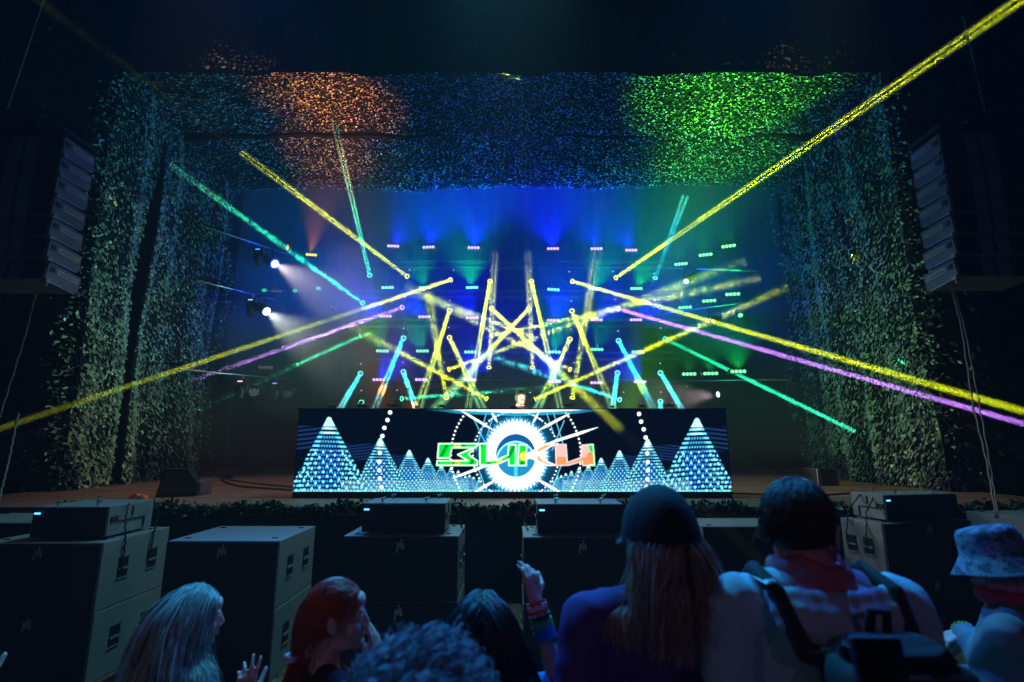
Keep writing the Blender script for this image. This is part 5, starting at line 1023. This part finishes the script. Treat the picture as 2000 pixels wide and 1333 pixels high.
bake(b, 'scarf', pm('dusty_pink_scarf', (.34, .12, .16), .85, bump=.2), t, .007, 2, wrinkle=.003, wseed=5)
b = MB(); b.box((.03, -.245, .70*H), (.31, .17, .46), top=.84); b.box((.03, -.245, .70*H+.25), (.25, .13, .05), top=.6); b.box((.03, -.345, .65*H), (.24, .05, .24)); bp = b.build('backpack', pm('backpack_nylon', (.006, .006, .008), .8), t, bevel=.04, smooth=True)
b = MB()
for sd in (-1, 1):
    pts = [(sd*.10+.03, -.19, .70*H+.21), (sd*.125+.01, -.165, .81*H), (sd*.14, -.11, .868*H), (sd*.14, 0, .882*H), (sd*.13, .11, .84*H), (sd*.13, .165, .76*H), (sd*.16, .10, .66*H), (sd*.15, -.14, .60*H)]
    b = MB(); 
    for i in range(len(pts)-1):
        p0, p1 = Vector(pts[i]), Vector(pts[i+1]); q = (p1-p0).to_track_quat('Z', 'X'); 
        b.capsule(p0, .021 if i < 5 else .012, p1, .021 if i < 5 else .012, 10, 6)
    b.build('backpack_strap', blackc, bp, smooth=True)
b = MB(); b.tube([(.01, -.20, .70*H+.26), (.012, -.215, .70*H+.31), (.045, -.215, .70*H+.31), (.05, -.20, .70*H+.26)], .010, 8); b.build('backpack_loop', blackc, bp, smooth=True)
lens_m = pm('glass_painted_reflection', (.05, .12, .35), .08, spec=1); b = MB(); fr = pm('glasses_frame', (.02, .02, .03), .3); b2 = MB()  # blue reflection is painted into the lens colour
for sx in (-1, 1):
    pts = [Mh @ (Vector((sx*.033+.024*math.cos(a), .104-.006*abs(math.cos(a)), .004+.018*math.sin(a)))*s) for a in np.linspace(0, 2*PI, 17)]; b.tube(pts, .0022, 6)
    b2.add([Mh @ (Vector((sx*.033+.023*math.cos(a), .102, .004+.017*math.sin(a)))*s) for a in np.linspace(0, 2*PI, 16, endpoint=False)], [tuple(range(16))])
    b.tube([Mh @ (Vector((sx*.058, .100, .008))*s), Mh @ (Vector((sx*.079, .04, .010))*s), Mh @ (Vector((sx*.081, -.01, .006))*s)], .0025, 6)
b.tube([Mh @ (Vector((-.010, .105, .008))*s), Mh @ (Vector((.010, .105, .008))*s)], .002, 6); gl = b.build('glasses', fr, t, smooth=True); b2.build('glasses_lens', lens_m, gl)
text_on('S', .085, 1512, 1166, 1.3, jk, pm('print_pale', (.45, .58, .62), .7), 'printed_letter', t)
# --- person in a bucket hat leaning on the barrier
tp = P(1948, 1020, 2.08); grey = pm('blue_grey_jacket', (.13, .16, .22), .75, .15, 6)
arm = dict(elbow=P(1925, 1290, 2.12), wrist=P(1884, 1236, 2.22), dir=(-1, .1, -.35), palm=(-.35, .1, -1), curl=(34, 34, 34, 34), spread=3, ts=1, tout=.35, thumb=40)
t, Mh, s, H, A, MI = person(1956, 2.08, tp.z-.035, -40, 'person in a patterned bucket hat and blue grey jacket leaning an arm on the barrier', head_yaw=-12, head_pitch=-14, sex='m', shirt=grey, sleeve='long', arms={-1: arm}, pants=denim, skin=pm('skin_reddish', (.55, .24, .22), .5), build=1.0, wr=.007)  # skin colour redder than the others
hm = bpy.data.materials.new('bucket_hat_print'); hm.use_nodes = True; nt = hm.node_tree; pb = nt.nodes['Principled BSDF']; pb.inputs['Roughness'].default_value = .8
tc = nt.nodes.new('ShaderNodeTexCoord'); vo = nt.nodes.new('ShaderNodeTexNoise'); vo.inputs['Scale'].default_value = 26; cr = nt.nodes.new('ShaderNodeValToRGB'); nt.links.new(tc.outputs['Object'], vo.inputs['Vector']); nt.links.new(vo.outputs['Fac'], cr.inputs[0]); nt.links.new(cr.outputs[0], pb.inputs['Base Color'])
cr.color_ramp.interpolation = 'CONSTANT'; cr.color_ramp.elements[0].color = (.03, .055, .10, 1); cr.color_ramp.elements[1].position = .47; cr.color_ramp.elements[1].color = (.08, .15, .27, 1); e3 = cr.color_ramp.elements.new(.58); e3.color = (.18, .22, .28, 1); e4 = cr.color_ramp.elements.new(.66); e4.color = (.10, .05, .14, 1)
b = MB(); n = 40; prof = [(0, .138), (.05, .138), (.078, .132), (.087, .118), (.092, .09), (.099, .045), (.104, .035), (.120, .015), (.146, -.018), (.151, -.025), (.146, -.024), (.114, .010), (.098, .030)]; V = []
for (r_, z_) in prof:
    for j in range(n): a = 2*PI*j/n; V.append(Mh @ (Vector((r_*math.cos(a)*1.0, -.010+r_*1.12*math.sin(a), z_+(.006*math.sin(3*a+1) if r_ > .11 else 0)))*s))
b.add(V, [(k*n+j, k*n+(j+1) % n, (k+1)*n+(j+1) % n, (k+1)*n+j) for k in range(len(prof)-1) for j in range(n)]).build('bucket_hat', hm, t, smooth=True)
strands('hair', Mh, 1500, .06, dk, t, 'short', 15, .0012, s*.98, 6, face=.3, layer=.03)
b = MB()
for k in range(18): a = 2*PI*k/18; b.sphere((.072*math.cos(a), .0+.072*math.sin(a), .862*H), (.026, .026, .032), n=10, k=8)
bake(b, 'neck_scarf', pm('crimson_bandana', (.40, .02, .08), .8), t, .008, 2, wrinkle=.002)
b = MB(); W, E = A[-1][2], A[-1][1]; b.capsule(W.lerp(E, .22), .036, W.lerp(E, .42), .041); bake(b, 'cuff', pm('navy_cuff', (.01, .05, .22), .8), t, .008, 2)
bands(t, W, E, [(-.005, .012, CM['teal'], .003), (.010, .010, CM['black'], .001), (.024, .010, CM['blue'], .001)]); beads_(t, W, E, -.018, CM['yellow'], CM['yellow'], .034)
tagp = W.lerp(E, .05); b = MB(); b.box((0, 0, 0), (.016, .003, .11), Matrix.Translation(tagp+Vector((.01, .03, -.06)))); b.build('hanging_band_end', CM['yellow'], t)
# --- person at the left edge, hand up
arm = dict(elbow=P(-90, 1400, 1.9), wrist=P(-64, 1352, 1.95), dir=(.05, .1, 1), palm=(-.6, .7, 0), curl=(20, 22, 24, 28), ts=-1)
t, Mh, s, H, A, MI = person(-160, 2.0, 1.62, 10, 'person mostly outside the left picture edge, one hand raised', sex='f', shirt=pm('cyan_top', (.05, .28, .36), .8), sleeve='short', arms={1: arm}, pants=denim, skin=SKIN2)
strands('hair', Mh, 1800, .25, blk, t, 'long', 19, .0014, s, 12, face=.3)
# --- person behind the photographer's shoulder holding up a phone
pc = P(1730, 1330, .84)
arm = dict(elbow=(.86, .42, 1.22), wrist=(.60, .77, 1.43), dir=(.10, .25, .95), palm=(.75, -.2, -.1), curl=(30, 30, 28, 25), spread=3, ts=1, thumb=20, tout=.2)
t, Mh, s, H, A, MI = person(4200, .28, 1.72, -10, 'person at the right, outside the view but for the hand holding a phone', sex='m', shirt=blackc, pants=denim, skin=SKIN, arms={-1: arm})
t.location.x = 1.05
bpy.context.view_layer.update()
strands('hair', Mh, 1500, .06, dk, t, 'short', 25, .0014, s, 6, face=.3)
q = Matrix.Rotation(R(-4), 4, 'Y') @ Matrix.Rotation(R(10), 4, 'X')
ph = empty('phone', P(1735, 1372, .80), 0, 'dark phone held upright low in front of the backpack, out of focus', 'phone'); ph.rotation_euler = (R(-12), R(2), R(4))
b = MB(); b.box((0, 0, 0), (.078, .009, .160)); b.build('phone_body', pm('phone_case_blue_black', (.02, .035, .09), .35), ph, bevel=.0035)
b = MB(); b.box((0, -.005, 0), (.071, .001, .150)); b.build('phone_screen', pm('phone_glass_off', (.004, .004, .006), .15), ph)
# ------------------------------------------------------------------ air
def vol(name, V, F, dens, label=None, cat=None):
    o = MB().add(V, F).build(name, M['black'])
    o.data.materials.clear(); m = bpy.data.materials.new(name+'_air'); m.use_nodes = True; t = m.node_tree; t.nodes.clear()
    out = t.nodes.new('ShaderNodeOutputMaterial'); v = t.nodes.new('ShaderNodeVolumePrincipled'); v.inputs['Density'].default_value = dens; v.inputs['Color'].default_value = (.93, .95, 1, 1)
    t.links.new(v.outputs[0], out.inputs['Volume']); o.data.materials.append(m)
    m.cycles.volume_sampling = 'EQUIANGULAR'; m.cycles.homogeneous_volume = True
    return tag(o, label, cat, kind='stuff')
bx = [(-37, -27, -1), (37, -27, -1), (37, 37, -1), (-37, 37, -1), (-37, -27, 18), (37, -27, 18), (37, 37, 18), (-37, 37, 18)]
BF = [(3, 2, 1, 0), (4, 5, 6, 7), (0, 1, 5, 4), (1, 2, 6, 5), (2, 3, 7, 6), (3, 0, 4, 7)]
vol('haze', bx, BF, HAZE, 'even thin haze filling the whole place', 'haze')
def smoke_blob(c, r, seed, dens, label):
    rr = np.random.default_rng(seed); b = MB(); b.sphere((0, 0, 0), 1.0, n=28, k=16); V = []
    for v in b.v:
        q = Vector(v); k = 1+.22*noise.noise(q*1.3+Vector((seed*3.1, 0, 0)))+.10*noise.noise(q*3.1+Vector((0, seed*2.7, 0)))
        V.append((c[0]+q.x*r[0]*k, c[1]+q.y*r[1]*k, c[2]+q.z*r[2]*k))
    vol('stage_smoke', V, b.f, dens, label, 'smoke')
sx = [(-9.1, 12.0, SZ+.03), (9.0, 12.0, SZ+.03), (9.0, 17.05, SZ+.03), (-9.1, 17.05, SZ+.03), (-9.1, 13.95, 12.4), (9.0, 13.95, 12.4), (9.0, 17.05, 12.4), (-9.1, 17.05, 12.4)]
sx[0] = (-8.0, 12.0, SZ+.03); sx[1] = (7.6, 12.0, SZ+.03)
vol('stage_smoke', sx, BF, SMOKE, 'machine smoke filling the rear of the stage', 'smoke')
smoke_blob((-4.9, 13.1, 4.9), (2.9, 1.3, 2.3), 4, SMOKE*1.1, 'dense puff of smoke in the white cones at the left')
